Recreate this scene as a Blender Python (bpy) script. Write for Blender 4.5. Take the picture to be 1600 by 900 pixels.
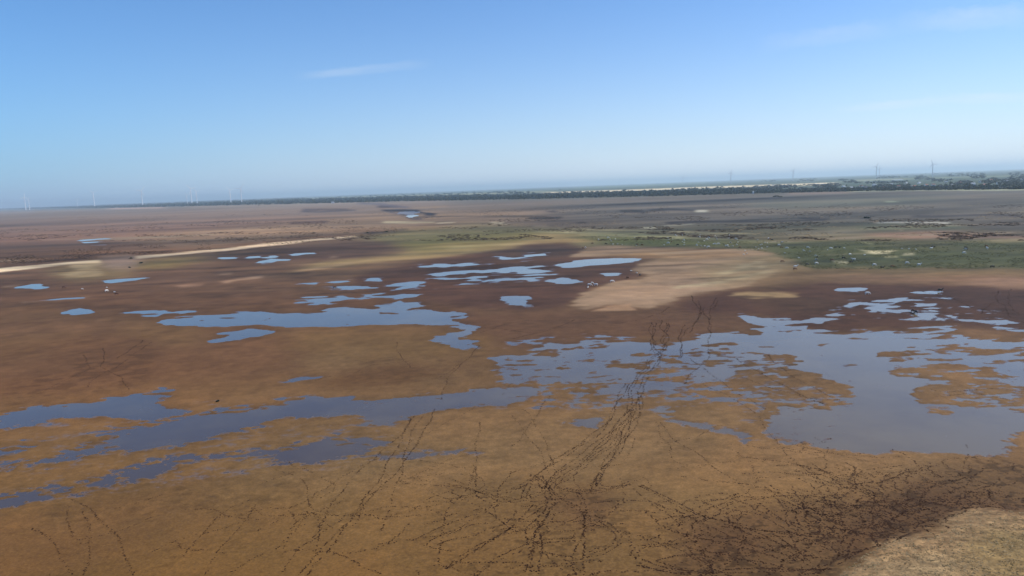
import bpy, bmesh, math, random
import numpy as np
from mathutils import Vector, Matrix, noise as mnoise

# ------------------------------------------------------------------ camera, sky, sun, exposure
H = 45.0                      # height of the camera above the flats, m
FPX = 1143.0                  # focal length in photo pixels (1600 wide)
PITCH, ROLL = math.radians(7.80), math.radians(2.22)
SKY_K = 0.15
SUN_AZ, SUN_EL = math.radians(78), math.radians(38)      # azimuth clockwise from the view direction (+Y)
scene = bpy.context.scene
for o in list(bpy.data.objects): bpy.data.objects.remove(o)

F0 = Vector((0, math.cos(PITCH), -math.sin(PITCH)))
U0 = Vector((0, math.sin(PITCH), math.cos(PITCH)))
R0 = Vector((1, 0, 0))
CR = R0*math.cos(ROLL) - U0*math.sin(ROLL)
CU = U0*math.cos(ROLL) + R0*math.sin(ROLL)
cam_data = bpy.data.cameras.new('camera')
cam = bpy.data.objects.new('camera', cam_data)
scene.collection.objects.link(cam)
m = Matrix((CR, CU, -F0)).transposed().to_4x4()
m.translation = Vector((0, 0, H))
cam.matrix_world = m
cam_data.sensor_width = 36
cam_data.lens = 36*FPX/1600
cam_data.clip_start = 1.0
cam_data.clip_end = 200000
scene.camera = cam

world = bpy.data.worlds.new('World'); scene.world = world
world.use_nodes = True
wt = world.node_tree; wt.nodes.clear()
wo = wt.nodes.new('ShaderNodeOutputWorld'); bg = wt.nodes.new('ShaderNodeBackground')
sky = wt.nodes.new('ShaderNodeTexSky'); sky.sky_type = 'NISHITA'
sky.sun_disc = False
sky.sun_elevation = SUN_EL; sky.sun_rotation = SUN_AZ
sky.altitude = 0; sky.air_density = 1.0; sky.dust_density = 0.0; sky.ozone_density = 3.0
bg.inputs['Strength'].default_value = SKY_K
# clean blue overhead, a pale murky layer low down that is brighter on the sun's side
def slin(c): return tuple((v/255/12.92) if v/255 <= .04045 else ((v/255+.055)/1.055)**2.4 for v in c)
def sunit(c): return tuple(v/SKY_K for v in slin(c))+(1,)
def wmath(op, p, q=None, cl=False):
    k = wt.nodes.new('ShaderNodeMath'); k.operation = op; k.use_clamp = cl
    for i, s in enumerate((p, q)):
        if s is None: continue
        if isinstance(s, (int, float)): k.inputs[i].default_value = s
        else: wt.links.new(s, k.inputs[i])
    return k.outputs[0]
tcs = wt.nodes.new('ShaderNodeTexCoord')
sep = wt.nodes.new('ShaderNodeSeparateXYZ'); wt.links.new(tcs.outputs['Generated'], sep.inputs[0])
tint = wt.nodes.new('ShaderNodeMixRGB'); tint.blend_type = 'MULTIPLY'; tint.inputs[0].default_value = 1
tint.inputs[2].default_value = (.44, .73, 1.02, 1); wt.links.new(sky.outputs[0], tint.inputs[1])
dsun = wt.nodes.new('ShaderNodeVectorMath'); dsun.operation = 'DOT_PRODUCT'; wt.links.new(tcs.outputs['Generated'], dsun.inputs[0])
dsun.inputs[1].default_value = (math.sin(SUN_AZ), math.cos(SUN_AZ), 0)
hmix = wt.nodes.new('ShaderNodeMixRGB'); hmix.inputs[1].default_value = sunit((146, 182, 219)); hmix.inputs[2].default_value = tuple(v*1.15 for v in sunit((244, 245, 250)))
wt.links.new(wmath('DIVIDE', wmath('ADD', dsun.outputs['Value'], .40), 1.05, True), hmix.inputs[0])
lowf = wmath('MULTIPLY', wmath('POWER', 2.718, wmath('DIVIDE', wmath('MAXIMUM', sep.outputs[2], 0.0), -.105)), .97)
skymix = wt.nodes.new('ShaderNodeMixRGB'); wt.links.new(lowf, skymix.inputs[0]); wt.links.new(tint.outputs[0], skymix.inputs[1]); wt.links.new(hmix.outputs[0], skymix.inputs[2])
# thin high cirrus, laid out by direction of the sky
tc = wt.nodes.new('ShaderNodeTexCoord')
def wn(t, **kw):
    n = wt.nodes.new(t)
    for k, v in kw.items(): setattr(n, k, v)
    return n
def px_dir(x, y):
    return ((CR*(x-800) + CU*(450-y)) + F0*FPX).normalized()
mask_sock = None
def add_cirrus(x0, y0, x1, y1, wid, strength, sc):
    """streak of cloud along the arc from direction 0 to direction 1"""
    global mask_sock
    a, b = px_dir(x0, y0), px_dir(x1, y1)
    mid = (a+b).normalized(); t = (b-a); L = t.length/2; t.normalize(); n = mid.cross(t).normalized()
    def dot(v):
        d = wn('ShaderNodeVectorMath', operation='DOT_PRODUCT'); wt.links.new(tc.outputs['Generated'], d.inputs[0]); d.inputs[1].default_value = v; return d.outputs['Value']
    def mth(op, p, q=None, r=None, cl=False):
        k = wn('ShaderNodeMath', operation=op, use_clamp=cl)
        for i, s in enumerate((p, q, r)):
            if s is None: continue
            if isinstance(s, (int, float)): k.inputs[i].default_value = s
            else: wt.links.new(s, k.inputs[i])
        return k.outputs[0]
    u = mth('DIVIDE', dot(t), L); v = mth('DIVIDE', dot(n), wid/FPX)
    comb = wn('ShaderNodeCombineXYZ'); wt.links.new(mth('MULTIPLY', u, sc), comb.inputs[0]); wt.links.new(v, comb.inputs[1])
    nz = wn('ShaderNodeTexNoise'); nz.inputs['Scale'].default_value = 1.0; nz.inputs['Detail'].default_value = 6; nz.inputs['Roughness'].default_value = .6
    wt.links.new(comb.outputs[0], nz.inputs['Vector'])
    nn = nz.outputs['Fac']
    v2 = mth('ADD', v, mth('MULTIPLY', mth('SUBTRACT', nn, .5), 1.6))
    gv = mth('SUBTRACT', 1.0, mth('MULTIPLY', v2, v2), cl=True)
    u2 = mth('MULTIPLY', u, u)
    gu = mth('SUBTRACT', 1.0, u2, cl=True)
    k = mth('MULTIPLY', mth('MULTIPLY', gv, gu), mth('MULTIPLY', nn, 1.7))
    k = mth('MULTIPLY', k, strength, cl=True)
    # only the half of the sky the streak is in
    k = mth('MULTIPLY', k, mth('GREATER_THAN', dot(mid), 0.2))
    mask_sock = k if mask_sock is None else mth('ADD', mask_sock, k, cl=True)
add_cirrus(455, 121, 680, 98, 8, .13, 2.2)
add_cirrus(470, 118, 570, 110, 6, .10, 1.5)
add_cirrus(1300, 172, 1480, 157, 7, .24, 2.0)
add_cirrus(1440, 155, 1640, 152, 8, .24, 2.0)
add_cirrus(1400, 35, 1640, 22, 16, .22, 2.5)
add_cirrus(1180, 70, 1420, 40, 14, .14, 3)
mixc = wn('ShaderNodeMixRGB'); mixc.inputs[2].default_value = (5.6, 6.0, 6.4, 1)
wt.links.new(mask_sock, mixc.inputs[0]); dim = wt.nodes.new('ShaderNodeMixRGB'); dim.blend_type = 'MULTIPLY'; dim.inputs[2].default_value = (.86, .90, .93, 1)
wt.links.new(wmath('DIVIDE', wmath('ADD', dsun.outputs['Value'], .10), 0.85, True), dim.inputs[0]); wt.links.new(skymix.outputs[0], dim.inputs[1])
wt.links.new(dim.outputs[0], mixc.inputs[1])
wt.links.new(mixc.outputs[0], bg.inputs['Color']); wt.links.new(bg.outputs[0], wo.inputs['Surface'])

sd = bpy.data.lights.new('sun', 'SUN'); sd.energy = 4.2; sd.angle = math.radians(.5); sd.color = (1, .93, .82)
sun = bpy.data.objects.new('sun', sd); scene.collection.objects.link(sun)
sun_dir = Vector((math.sin(SUN_AZ)*math.cos(SUN_EL), math.cos(SUN_AZ)*math.cos(SUN_EL), math.sin(SUN_EL)))
sun.rotation_euler = (-sun_dir).to_track_quat('-Z', 'Y').to_euler()
sun.location = sun_dir*500

scene.view_settings.view_transform = 'Standard'
scene.view_settings.look = 'None'
scene.view_settings.gamma = 1
scene.view_settings.use_curve_mapping = False
scene.view_settings.exposure = 0.03
scene.cycles.volume_bounces = 2
scene.cycles.max_bounces = 6
scene.cycles.use_denoising = True

# ------------------------------------------------------------------ helpers
COL = scene.collection
rnd = random.Random(7)
def S(c):      # 8-bit display colour -> linear
    return tuple((v/255/12.92) if v/255 <= .04045 else ((v/255+.055)/1.055)**2.4 for v in c)
def px_ground(x, y, z=0.0):
    """photo pixel -> point on the plain"""
    d = CR*(x-800) + CU*(450-y) + F0*FPX
    t = (z-H)/d.z
    return Vector((d.x*t, d.y*t, z))
def tag(o, label=None, cat=None, group=None, kind=None):
    if label: o['label'] = label
    if cat: o['category'] = cat
    if group: o['group'] = group
    if kind: o['kind'] = kind
    return o
def link(o, parent=None):
    COL.objects.link(o)
    if parent: o.parent = parent
    return o
def bmobj(name, bm, mat, parent=None, smooth=False):
    me = bpy.data.meshes.new(name); bm.to_mesh(me); bm.free()
    if mat: me.materials.append(mat)
    if smooth: me.polygons.foreach_set('use_smooth', [True]*len(me.polygons))
    return link(bpy.data.objects.new(name, me), parent)
def npobj(name, V, Fc, mat, parent=None, smooth=False, col=None):
    """V (n,3) array, Fc (m,k) array of one face size"""
    me = bpy.data.meshes.new(name)
    V = np.asarray(V, np.float32); Fc = np.asarray(Fc, np.int32)
    me.vertices.add(len(V)); me.vertices.foreach_set('co', V.ravel())
    k = Fc.shape[1]
    me.loops.add(Fc.size); me.loops.foreach_set('vertex_index', Fc.ravel())
    me.polygons.add(len(Fc)); me.polygons.foreach_set('loop_start', np.arange(0, Fc.size, k, dtype=np.int32))
    me.polygons.foreach_set('loop_total', np.full(len(Fc), k, np.int32))
    if smooth: me.polygons.foreach_set('use_smooth', np.ones(len(Fc), bool))
    me.update(calc_edges=True)
    if col is not None:
        a = me.color_attributes.new('Soil', 'FLOAT_COLOR', 'POINT')
        c4 = np.ones((len(V), 4), np.float32); c4[:, :3] = col
        a.data.foreach_set('color', c4.ravel())
    me.materials.append(mat)
    return link(bpy.data.objects.new(name, me), parent)
def simple_mat(name, c, rough=.8, var=.0, scale=1.0, spec=.3):
    mt = bpy.data.materials.new(name); mt.use_nodes = True
    nt = mt.node_tree; b = nt.nodes['Principled BSDF']
    b.inputs['Roughness'].default_value = rough; b.inputs['Specular IOR Level'].default_value = spec
    tcn = nt.nodes.new('ShaderNodeTexCoord'); nz = nt.nodes.new('ShaderNodeTexNoise')
    nz.inputs['Scale'].default_value = scale; nz.inputs['Detail'].default_value = 3
    nt.links.new(tcn.outputs['Object'], nz.inputs['Vector'])
    rp = nt.nodes.new('ShaderNodeValToRGB')
    rp.color_ramp.elements[0].position = .3; rp.color_ramp.elements[1].position = .7
    rp.color_ramp.elements[0].color = tuple(v*(1-var) for v in c)+(1,)
    rp.color_ramp.elements[1].color = tuple(min(1, v*(1+var)) for v in c)+(1,)
    nt.links.new(nz.outputs['Fac'], rp.inputs['Fac']); nt.links.new(rp.outputs[0], b.inputs['Base Color'])
    return mt

# value noise on the plain (numpy)
def vnoise(x, y, seed=0):
    xi = np.floor(x).astype(np.int64); yi = np.floor(y).astype(np.int64)
    fx = x-xi; fy = y-yi
    fx = fx*fx*(3-2*fx); fy = fy*fy*(3-2*fy)
    def h(a, b):
        n = (a*374761393 + b*668265263 + seed*1442695041) & 0xffffffff
        n = ((n ^ (n >> 13))*1274126177) & 0xffffffff
        n = ((n ^ (n >> 16))*2246822519) & 0xffffffff
        return ((n ^ (n >> 15)) & 0xffffff)/float(0xffffff)
    a = h(xi, yi); b = h(xi+1, yi); c = h(xi, yi+1); d = h(xi+1, yi+1)
    return ((a*(1-fx)+b*fx)*(1-fy) + (c*(1-fx)+d*fx)*fy)*2-1
LAMS = [0.22*1.9**i for i in range(15)]
def fbm(X, Y, lo, hi, seed, gain=.75):
    """noise made of the wavelengths between lo and hi (arrays, metres); the longer ones weigh more"""
    out = np.zeros_like(X); ws = np.zeros_like(X)
    ll, lh = np.log(lo), np.log(hi)
    ca, sa = math.cos(.6+seed), math.sin(.6+seed)
    xr, yr = X*ca-Y*sa, X*sa+Y*ca
    for i, L in enumerate(LAMS):
        k = np.clip((math.log(L)-ll)/.5, 0, 1)*np.clip((lh-math.log(L))/.5, 0, 1)
        sel = k > 0
        if not sel.any(): continue
        w = k[sel]*np.exp(gain*.5*(math.log(L)-lh[sel]))
        out[sel] += w*vnoise(xr[sel]/L+i*17.3, yr[sel]/L-i*9.1, seed*31+i)
        ws[sel] += w*w
    return out/np.sqrt(ws+1e-9)*1.6

# ------------------------------------------------------------------ the survey map of the flats
# outlines are given as seen from the drone and dropped onto the plain by px_ground's mapping
RX0, RX1, RY0, RY1 = -420, 2020, 255, 1120
RW, RH = RX1-RX0, RY1-RY0
def raster(poly):
    m_ = np.zeros((RH, RW), np.float32)
    P = np.array(poly, float); xs, ys = P[:, 0], P[:, 1]
    y0, y1 = max(RY0, int(ys.min())-1), min(RY1-1, int(ys.max())+2)
    x0, x1 = max(RX0, int(xs.min())-1), min(RX1-1, int(xs.max())+2)
    if y1 <= y0 or x1 <= x0: return m_
    gx = np.arange(x0, x1)+.5
    SS = 3
    acc = np.zeros((y1-y0, x1-x0), np.float32)
    for s in range(SS):
        gy = np.arange(y0, y1)+(s+.5)/SS
        ins = np.zeros((len(gy), len(gx)), bool)
        for i in range(len(P)):
            xa, ya = P[i]; xb, yb = P[(i+1) % len(P)]
            if ya == yb: continue
            rows = (gy >= min(ya, yb)) & (gy < max(ya, yb))
            if not rows.any(): continue
            xc = xa+(gy[rows]-ya)*(xb-xa)/(yb-ya)
            ins[rows] ^= gx[None, :] < xc[:, None]
        acc += ins
    m_[y0-RY0:y1-RY0, x0-RX0:x1-RX0] = acc/SS
    return m_
def blur(a, rx, ry):
    for _ in range(2):
        for ax, r in ((1, rx), (0, ry)):
            r = int(round(r))
            if r < 1: continue
            c = np.cumsum(np.pad(a, [(r+1, r) if i == ax else (0, 0) for i in (0, 1)], mode='edge'), axis=ax, dtype=np.float64)
            n = a.shape[ax]
            a = ((np.take(c, range(2*r+1, 2*r+1+n), axis=ax) - np.take(c, range(0, n), axis=ax))/(2*r+1)).astype(np.float32)
    return a
def strip(line, w0, w1=None):
    """thin band along a line -> outline; w = full height in px"""
    w1 = w0 if w1 is None else w1
    n = len(line); up, dn = [], []
    for i, (x, y) in enumerate(line):
        w = w0+(w1-w0)*i/max(1, n-1)
        a = line[max(0, i-1)]; b = line[min(n-1, i+1)]
        dx, dy = b[0]-a[0], b[1]-a[1]; L = math.hypot(dx, dy) or 1
        nx, ny = -dy/L, dx/L
        up.append((x+nx*w/2, y+ny*w/2)); dn.append((x-nx*w/2, y-ny*w/2))
    return up+dn[::-1]

# base soil colours by distance below the skyline, as they look in daylight
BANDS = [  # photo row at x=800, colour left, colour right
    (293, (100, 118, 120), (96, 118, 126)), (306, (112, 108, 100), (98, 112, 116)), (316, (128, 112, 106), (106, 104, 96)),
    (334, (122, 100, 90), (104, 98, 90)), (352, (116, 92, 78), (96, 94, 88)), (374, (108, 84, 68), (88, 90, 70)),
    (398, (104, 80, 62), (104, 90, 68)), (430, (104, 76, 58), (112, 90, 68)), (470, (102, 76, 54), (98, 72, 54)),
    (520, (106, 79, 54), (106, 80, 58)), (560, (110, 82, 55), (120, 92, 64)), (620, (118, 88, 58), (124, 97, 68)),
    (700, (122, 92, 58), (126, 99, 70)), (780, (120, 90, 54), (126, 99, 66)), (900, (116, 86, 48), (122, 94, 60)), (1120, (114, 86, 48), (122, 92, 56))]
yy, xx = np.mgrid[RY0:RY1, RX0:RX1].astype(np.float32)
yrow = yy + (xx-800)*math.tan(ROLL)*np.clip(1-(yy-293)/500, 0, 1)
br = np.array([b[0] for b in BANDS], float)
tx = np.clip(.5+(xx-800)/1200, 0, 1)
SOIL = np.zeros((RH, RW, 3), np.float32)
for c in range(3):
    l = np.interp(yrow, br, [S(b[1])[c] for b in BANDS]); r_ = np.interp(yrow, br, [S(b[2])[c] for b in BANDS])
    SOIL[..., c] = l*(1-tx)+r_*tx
def paint(poly, col, fx=4, fy=2, op=1.0):
    global SOIL
    k = blur(raster(poly), fx, fy)[..., None]*op
    SOIL = SOIL*(1-k)+np.array(S(col), np.float32)*k
P = paint
# --- far plain
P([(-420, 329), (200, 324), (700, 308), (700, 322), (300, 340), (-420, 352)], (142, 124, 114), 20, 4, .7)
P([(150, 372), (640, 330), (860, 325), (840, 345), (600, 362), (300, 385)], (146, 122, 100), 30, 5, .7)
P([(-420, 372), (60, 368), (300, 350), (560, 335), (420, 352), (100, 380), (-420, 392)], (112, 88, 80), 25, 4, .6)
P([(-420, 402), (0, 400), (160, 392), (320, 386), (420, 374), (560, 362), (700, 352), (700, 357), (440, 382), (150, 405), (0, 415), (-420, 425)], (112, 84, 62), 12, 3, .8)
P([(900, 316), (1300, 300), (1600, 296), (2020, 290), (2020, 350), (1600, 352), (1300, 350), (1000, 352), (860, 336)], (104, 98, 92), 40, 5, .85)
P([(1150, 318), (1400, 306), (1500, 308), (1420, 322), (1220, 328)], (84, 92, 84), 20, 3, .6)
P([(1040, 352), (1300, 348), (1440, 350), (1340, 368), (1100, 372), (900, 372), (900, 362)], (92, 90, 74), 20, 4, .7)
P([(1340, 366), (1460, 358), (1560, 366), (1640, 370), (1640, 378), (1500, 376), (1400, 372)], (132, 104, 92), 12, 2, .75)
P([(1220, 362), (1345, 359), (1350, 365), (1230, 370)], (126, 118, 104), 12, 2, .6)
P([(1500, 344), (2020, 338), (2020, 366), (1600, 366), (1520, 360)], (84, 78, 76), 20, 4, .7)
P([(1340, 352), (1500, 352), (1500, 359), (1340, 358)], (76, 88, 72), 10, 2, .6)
# dark creek lines and wet streaks on the far plain
for ln, w, c, op in [
    ([(600, 329), (640, 329), (656, 331), (680, 336)], 2.2, (46, 44, 52), .9), ([(590, 323), (625, 323)], 2, (70, 62, 72), .8), ([(604, 329), (650, 329), (664, 335), (680, 337)], 2.0, (52, 50, 58), .8), ([(612, 331), (628, 335), (642, 343), (660, 343)], 1.6, (84, 78, 88), .7), ([(560, 319), (600, 320), (640, 324)], 2, (110, 104, 116), .7), ([(470, 330), (500, 331), (560, 328)], 1.6, (84, 78, 84), .8),
    ([(470, 328), (545, 327)], 1.6, (96, 84, 84), .8), ([(450, 349), (510, 347)], 3, (98, 76, 68), .7),
    ([(860, 330), (875, 330)], 1.6, (60, 54, 56), .8), ([(970, 330), (1000, 330), (1010, 332)], 2.2, (56, 54, 56), .8), ([(1015, 329), (1045, 327), (1090, 329)], 2.2, (70, 68, 70), .8),
    ([(828, 341), (850, 341), (880, 339)], 2, (50, 44, 46), .8), ([(1045, 349), (1100, 347), (1200, 347), (1300, 344)], 1.8, (62, 56, 58), .8), ([(900, 348), (915, 348)], 2, (64, 54, 52), .8),
    ([(1250, 341), (1300, 343)], 2, (66, 62, 66), .8), ([(1350, 341), (1362, 340)], 3, (54, 54, 60), .8), ([(1420, 338), (1530, 336), (1600, 338)], 2.4, (62, 62, 72), .6),
    ([(330, 396), (400, 388), (500, 374), (580, 368), (650, 360)], 2.2, (78, 60, 48), .6), ([(570, 364), (604, 362), (640, 358)], 2.5, (82, 62, 56), .8),
    ([(0, 414), (90, 405), (170, 396), (260, 392)], 2.5, (84, 60, 44), .55), ([(640, 340), (760, 338), (860, 338)], 1.6, (90, 78, 68), .7)]:
    P(strip(ln, w*1.5), tuple(v*.9 for v in c), 3, 0, min(1, op+.1))
P([(-420, 300), (0, 318), (100, 318), (250, 313), (400, 307), (800, 293), (1200, 279), (1700, 262), (2020, 250), (2020, 297), (1600, 295), (1300, 299), (1000, 306), (600, 315), (250, 323), (0, 328), (-420, 334)], (66, 82, 64), 10, 1, .9)
for ln, w, c, op in [([(400, 313), (600, 307), (800, 301), (860, 299)], 2, (160, 160, 128), .6), ([(850, 302), (1000, 297), (1100, 293), (1200, 290), (1310, 287)], 3, (236, 220, 190), 1), ([(1310, 284), (1450, 278), (1600, 275)], 1.6, (150, 160, 130), .6),
    ([(1320, 299), (1400, 298), (1500, 297), (1600, 296), (1800, 294)], 1.6, (190, 196, 170), .9), ([(1230, 303), (1330, 301)], 3, (150, 128, 118), .7), ([(170, 326), (260, 325)], 1.8, (190, 160, 150), .8), ([(300, 324), (420, 322), (560, 318)], 1.6, (156, 140, 130), .7),
    ([(900, 294), (1100, 286)], 2, (96, 118, 84), .6), ([(1340, 281), (1420, 279)], 1.4, (190, 190, 170), .6)]:
    P(strip(ln, w*1.2), c, 6, 0, op)
# pale streaks on the far plain
for ln, w, c, op in [
    ([(600, 348), (640, 348), (680, 347)], 1.8, (196, 180, 150), .8), ([(685, 349), (712, 348)], 1.8, (190, 176, 156), .8), ([(772, 349), (795, 349)], 1.8, (196, 182, 160), .8),
    ([(1088, 330), (1106, 330)], 2, (190, 190, 180), .7), ([(1008, 356), (1025, 356)], 2, (196, 196, 180), .7), ([(1040, 353), (1088, 350)], 1.5, (170, 166, 150), .6),
    ([(1370, 349), (1400, 348), (1440, 348), (1482, 348)], 1.9, (192, 190, 184), .85), ([(1388, 314), (1405, 314)], 1.5, (150, 160, 140), .7),
    ([(1000, 367), (1066, 372), (1200, 379), (1290, 381), (1340, 383)], 1.6, (150, 152, 122), .6), ([(905, 366), (960, 368), (1010, 370), (1065, 372)], 2, (160, 158, 128), .85),
    ([(912, 371), (940, 372), (958, 373)], 1.8, (168, 164, 132), .7), ([(975, 374), (990, 373)], 1.8, (186, 186, 150), .8), ([(885, 362), (896, 362)], 2, (190, 176, 150), .8),
    ([(100, 367), (180, 363)], 1.5, (140, 120, 106), .3), ([(838, 353), (858, 352)], 1.6, (150, 134, 118), .7), ([(650, 325), (700, 322)], 2, (146, 124, 104), .6)]:
    P(strip(ln, w*1.3), c, 3, 0, op)
# --- the sandy track and pale bar on the left
P(strip([(-420, 456), (0, 422), (60, 415), (100, 411), (150, 409)], 7, 5), (226, 204, 176), 3, 0, 1)
P([(98, 412), (150, 407), (156, 414), (140, 420), (158, 425), (150, 430), (104, 433), (96, 429), (115, 423)], (198, 174, 142), 5, 1.5, .75)
P([(80, 415), (160, 412), (210, 420), (200, 432), (120, 440), (80, 432)], (134, 116, 82), 14, 4, .6)
P([(150, 402), (200, 398), (216, 408), (205, 420), (160, 420)], (150, 128, 116), 8, 4, .7)
P(strip([(205, 403), (235, 400), (300, 394), (345, 391), (400, 384), (450, 379), (500, 374), (560, 369)], 4.5, 2.6), (222, 196, 168), 3, 0, 1)
P([(200, 412), (250, 404), (330, 402), (260, 418), (215, 422)], (126, 110, 68), 10, 3, .7)
# --- dark wet soil under the track
P([(350, 402), (440, 386), (540, 376), (620, 372), (650, 366), (660, 372), (620, 390), (560, 402), (500, 408), (420, 412), (340, 412)], (80, 60, 52), 14, 3, .8)
P([(200, 425), (330, 412), (420, 414), (500, 414), (450, 424), (400, 440), (200, 442)], (98, 74, 60), 16, 4, .5)
P([(560, 372), (640, 358), (760, 350), (960, 362), (1100, 374), (940, 384), (800, 380), (660, 384)], (108, 108, 70), 20, 3, .6)
for ln in ([(700, 372), (820, 362), (960, 364)], [(760, 378), (860, 371), (930, 371)], [(900, 357), (1040, 362), (1180, 366)]): P(strip(ln, 1.6), (162, 154, 122), 8, 0, .6)
P([(440, 424), (460, 419), (500, 411), (540, 406), (600, 401), (640, 392), (700, 378), (820, 366), (920, 366), (940, 378), (840, 382), (800, 390), (700, 400), (600, 408), (500, 418)], (140, 120, 84), 8, 2, .9)
P([(450, 424), (470, 419), (540, 411), (600, 404), (570, 408), (500, 418)], (168, 138, 112), 6, 1, .8)
P([(620, 380), (720, 366), (800, 360), (860, 364), (790, 384), (700, 392), (640, 396)], (104, 100, 58), 14, 3, .65)
P(strip([(700, 390), (760, 382), (860, 380)], 2), (150, 138, 104), 8, 1, .6)
P([(275, 447), (300, 445), (320, 443), (318, 446), (290, 449)], (160, 124, 102), 3, 1, .85)
P([(343, 440), (370, 434), (405, 430), (412, 433), (380, 437), (350, 443)], (166, 132, 108), 4, 1, .85)
P([(386, 430), (412, 429), (410, 434), (390, 434)], (166, 134, 110), 4, 1, .5)
for ln in ([(0, 448), (28, 447)], [(28, 474), (60, 471), (135, 466)], [(340, 427), (358, 426)], [(505, 402), (517, 401)], [(610, 428), (622, 427)], [(715, 459), (735, 458)]):
    P(strip(ln, 2), (166, 140, 120), 3, 1, .6)
# --- dark mud basins
P([(600, 420), (660, 408), (740, 396), (800, 388), (830, 381), (880, 379), (915, 386), (905, 396), (890, 404), (930, 402), (1000, 398), (1045, 400), (1010, 410), (990, 424), (1005, 433), (985, 440), (960, 445), (925, 452), (898, 468), (885, 480), (800, 486), (700, 480), (640, 466), (560, 452), (560, 430)], (84, 60, 49), 6, 2, .9)
P([(830, 384), (900, 384), (890, 400), (820, 404), (740, 404), (780, 392)], (62, 52, 46), 10, 3, .6)
P([(640, 440), (760, 445), (880, 448), (860, 470), (700, 476), (660, 462)], (86, 60, 48), 16, 4, .6)
P([(700, 490), (860, 484), (1000, 490), (1140, 470), (1160, 500), (1190, 512), (1100, 530), (940, 530), (850, 540), (780, 548), (740, 520)], (98, 72, 54), 16, 5, .85)
P([(1040, 478), (1120, 460), (1200, 446), (1300, 440), (1460, 442), (1600, 448), (2020, 456), (2020, 528), (1600, 518), (1490, 508), (1380, 514), (1270, 518), (1180, 492), (1100, 490)], (78, 54, 43), 10, 3, .92)
P([(1430, 450), (1600, 456), (1700, 462), (1700, 500), (1600, 510), (1540, 492), (1440, 470)], (56, 40, 38), 20, 6, .6)
P([(1150, 462), (1260, 464), (1330, 480), (1260, 490), (1180, 484)], (76, 58, 42), 12, 4, .5)
P([(560, 452), (700, 470), (760, 500), (740, 512), (680, 490), (560, 480), (450, 486), (330, 486), (240, 494), (100, 480), (0, 470), (0, 455), (200, 460), (400, 452)], (100, 72, 54), 20, 5, .5)
# --- the tan sand spit
SPIT = [(886, 480), (905, 476), (896, 472), (912, 462), (905, 458), (940, 451), (960, 443), (1000, 438), (1012, 434), (1005, 428), (985, 424), (1000, 412), (1040, 402), (1000, 396), (930, 402), (890, 402), (915, 388), (980, 384), (1060, 388), (1130, 392), (1175, 390), (1215, 398), (1235, 412), (1205, 430), (1180, 444), (1125, 455), (1080, 462), (1045, 474), (1020, 480), (960, 476), (920, 482)]
P(SPIT, (144, 120, 98), 3, 1, .95)
P([(905, 478), (930, 460), (1000, 446), (1090, 432), (1180, 430), (1120, 452), (1060, 466), (1020, 478), (960, 475)], (158, 130, 108), 8, 3, .6)
P([(930, 400), (1040, 390), (1150, 394), (1160, 402), (1040, 410), (960, 404)], (126, 102, 74), 8, 2, .6)
P([(932, 486), (955, 478), (985, 475), (1000, 484), (985, 487), (955, 487)], (160, 128, 102), 2, 1, .95)
P([(1138, 463), (1150, 458), (1200, 455), (1250, 461), (1240, 464), (1180, 466)], (158, 132, 98), 3, 1, .95)
P(strip([(975, 420), (1020, 418), (1060, 415), (1095, 412)], 2.6, 1.5), (82, 60, 46), 2, 1, .9)
P([(1155, 455), (1200, 445), (1260, 436), (1270, 441), (1200, 454)], (92, 70, 48), 6, 2, .8)
# mottled shrubby sand east of the spit
P([(1090, 420), (1180, 398), (1260, 400), (1270, 425), (1210, 440), (1130, 448), (1090, 440)], (140, 122, 92), 16, 4, .6)
for ln in ([(1110, 430), (1150, 424), (1190, 418), (1230, 410)], [(1140, 436), (1180, 429), (1200, 425)], [(1150, 420), (1200, 408)], [(1060, 450), (1100, 446), (1140, 440)]):
    P(strip(ln, 3), (178, 166, 136), 7, 1, .6)
for ln in ([(1120, 438), (1170, 430), (1200, 420)], [(1140, 426), (1180, 420)], [(1165, 408), (1215, 402)]):
    P(strip(ln, 3), (98, 86, 62), 6, 1, .6)
# --- green pasture on the right
GREEN = [(880, 368), (1000, 371), (1100, 374), (1250, 378), (1340, 376), (1500, 376), (1700, 376), (2020, 374), (2020, 424), (1700, 422), (1500, 420), (1380, 421), (1270, 420), (1235, 408), (1190, 392), (1130, 388), (1000, 386), (930, 380)]
P(GREEN, (84, 86, 56), 8, 2, .9)
P([(1210, 386), (1340, 380), (1400, 390), (1560, 392), (1800, 392), (1800, 412), (1480, 416), (1280, 414), (1220, 400)], (68, 76, 46), 16, 3, .75)
P([(930, 372), (1080, 376), (1160, 384), (1040, 384), (960, 380)], (84, 92, 48), 12, 2, .6)
P([(1480, 380), (1800, 380), (1800, 388), (1500, 388)], (64, 76, 48), 14, 2, .6)
P([(1440, 372), (1700, 374), (1700, 380), (1520, 378)], (134, 126, 98), 8, 1, .6)
for poly, c in [([(1340, 391), (1360, 393), (1385, 393), (1398, 392), (1390, 396), (1370, 398), (1350, 395)], (190, 184, 156)), ([(1408, 397), (1425, 395), (1430, 398), (1412, 399)], (180, 176, 150)),
                ([(1376, 402), (1400, 401), (1405, 403), (1380, 404)], (176, 168, 130)), ([(1300, 410), (1315, 408), (1328, 410), (1318, 413), (1303, 412)], (190, 182, 150)), ([(1400, 406), (1415, 406), (1412, 408)], (160, 160, 110)),
                ([(1346, 380), (1365, 381), (1360, 383)], (160, 160, 124))]:
    P(poly, c, 2, 1, .95)
P([(1190, 404), (1230, 402), (1240, 412), (1215, 422), (1195, 418)], (130, 112, 84), 7, 2, .7)
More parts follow.
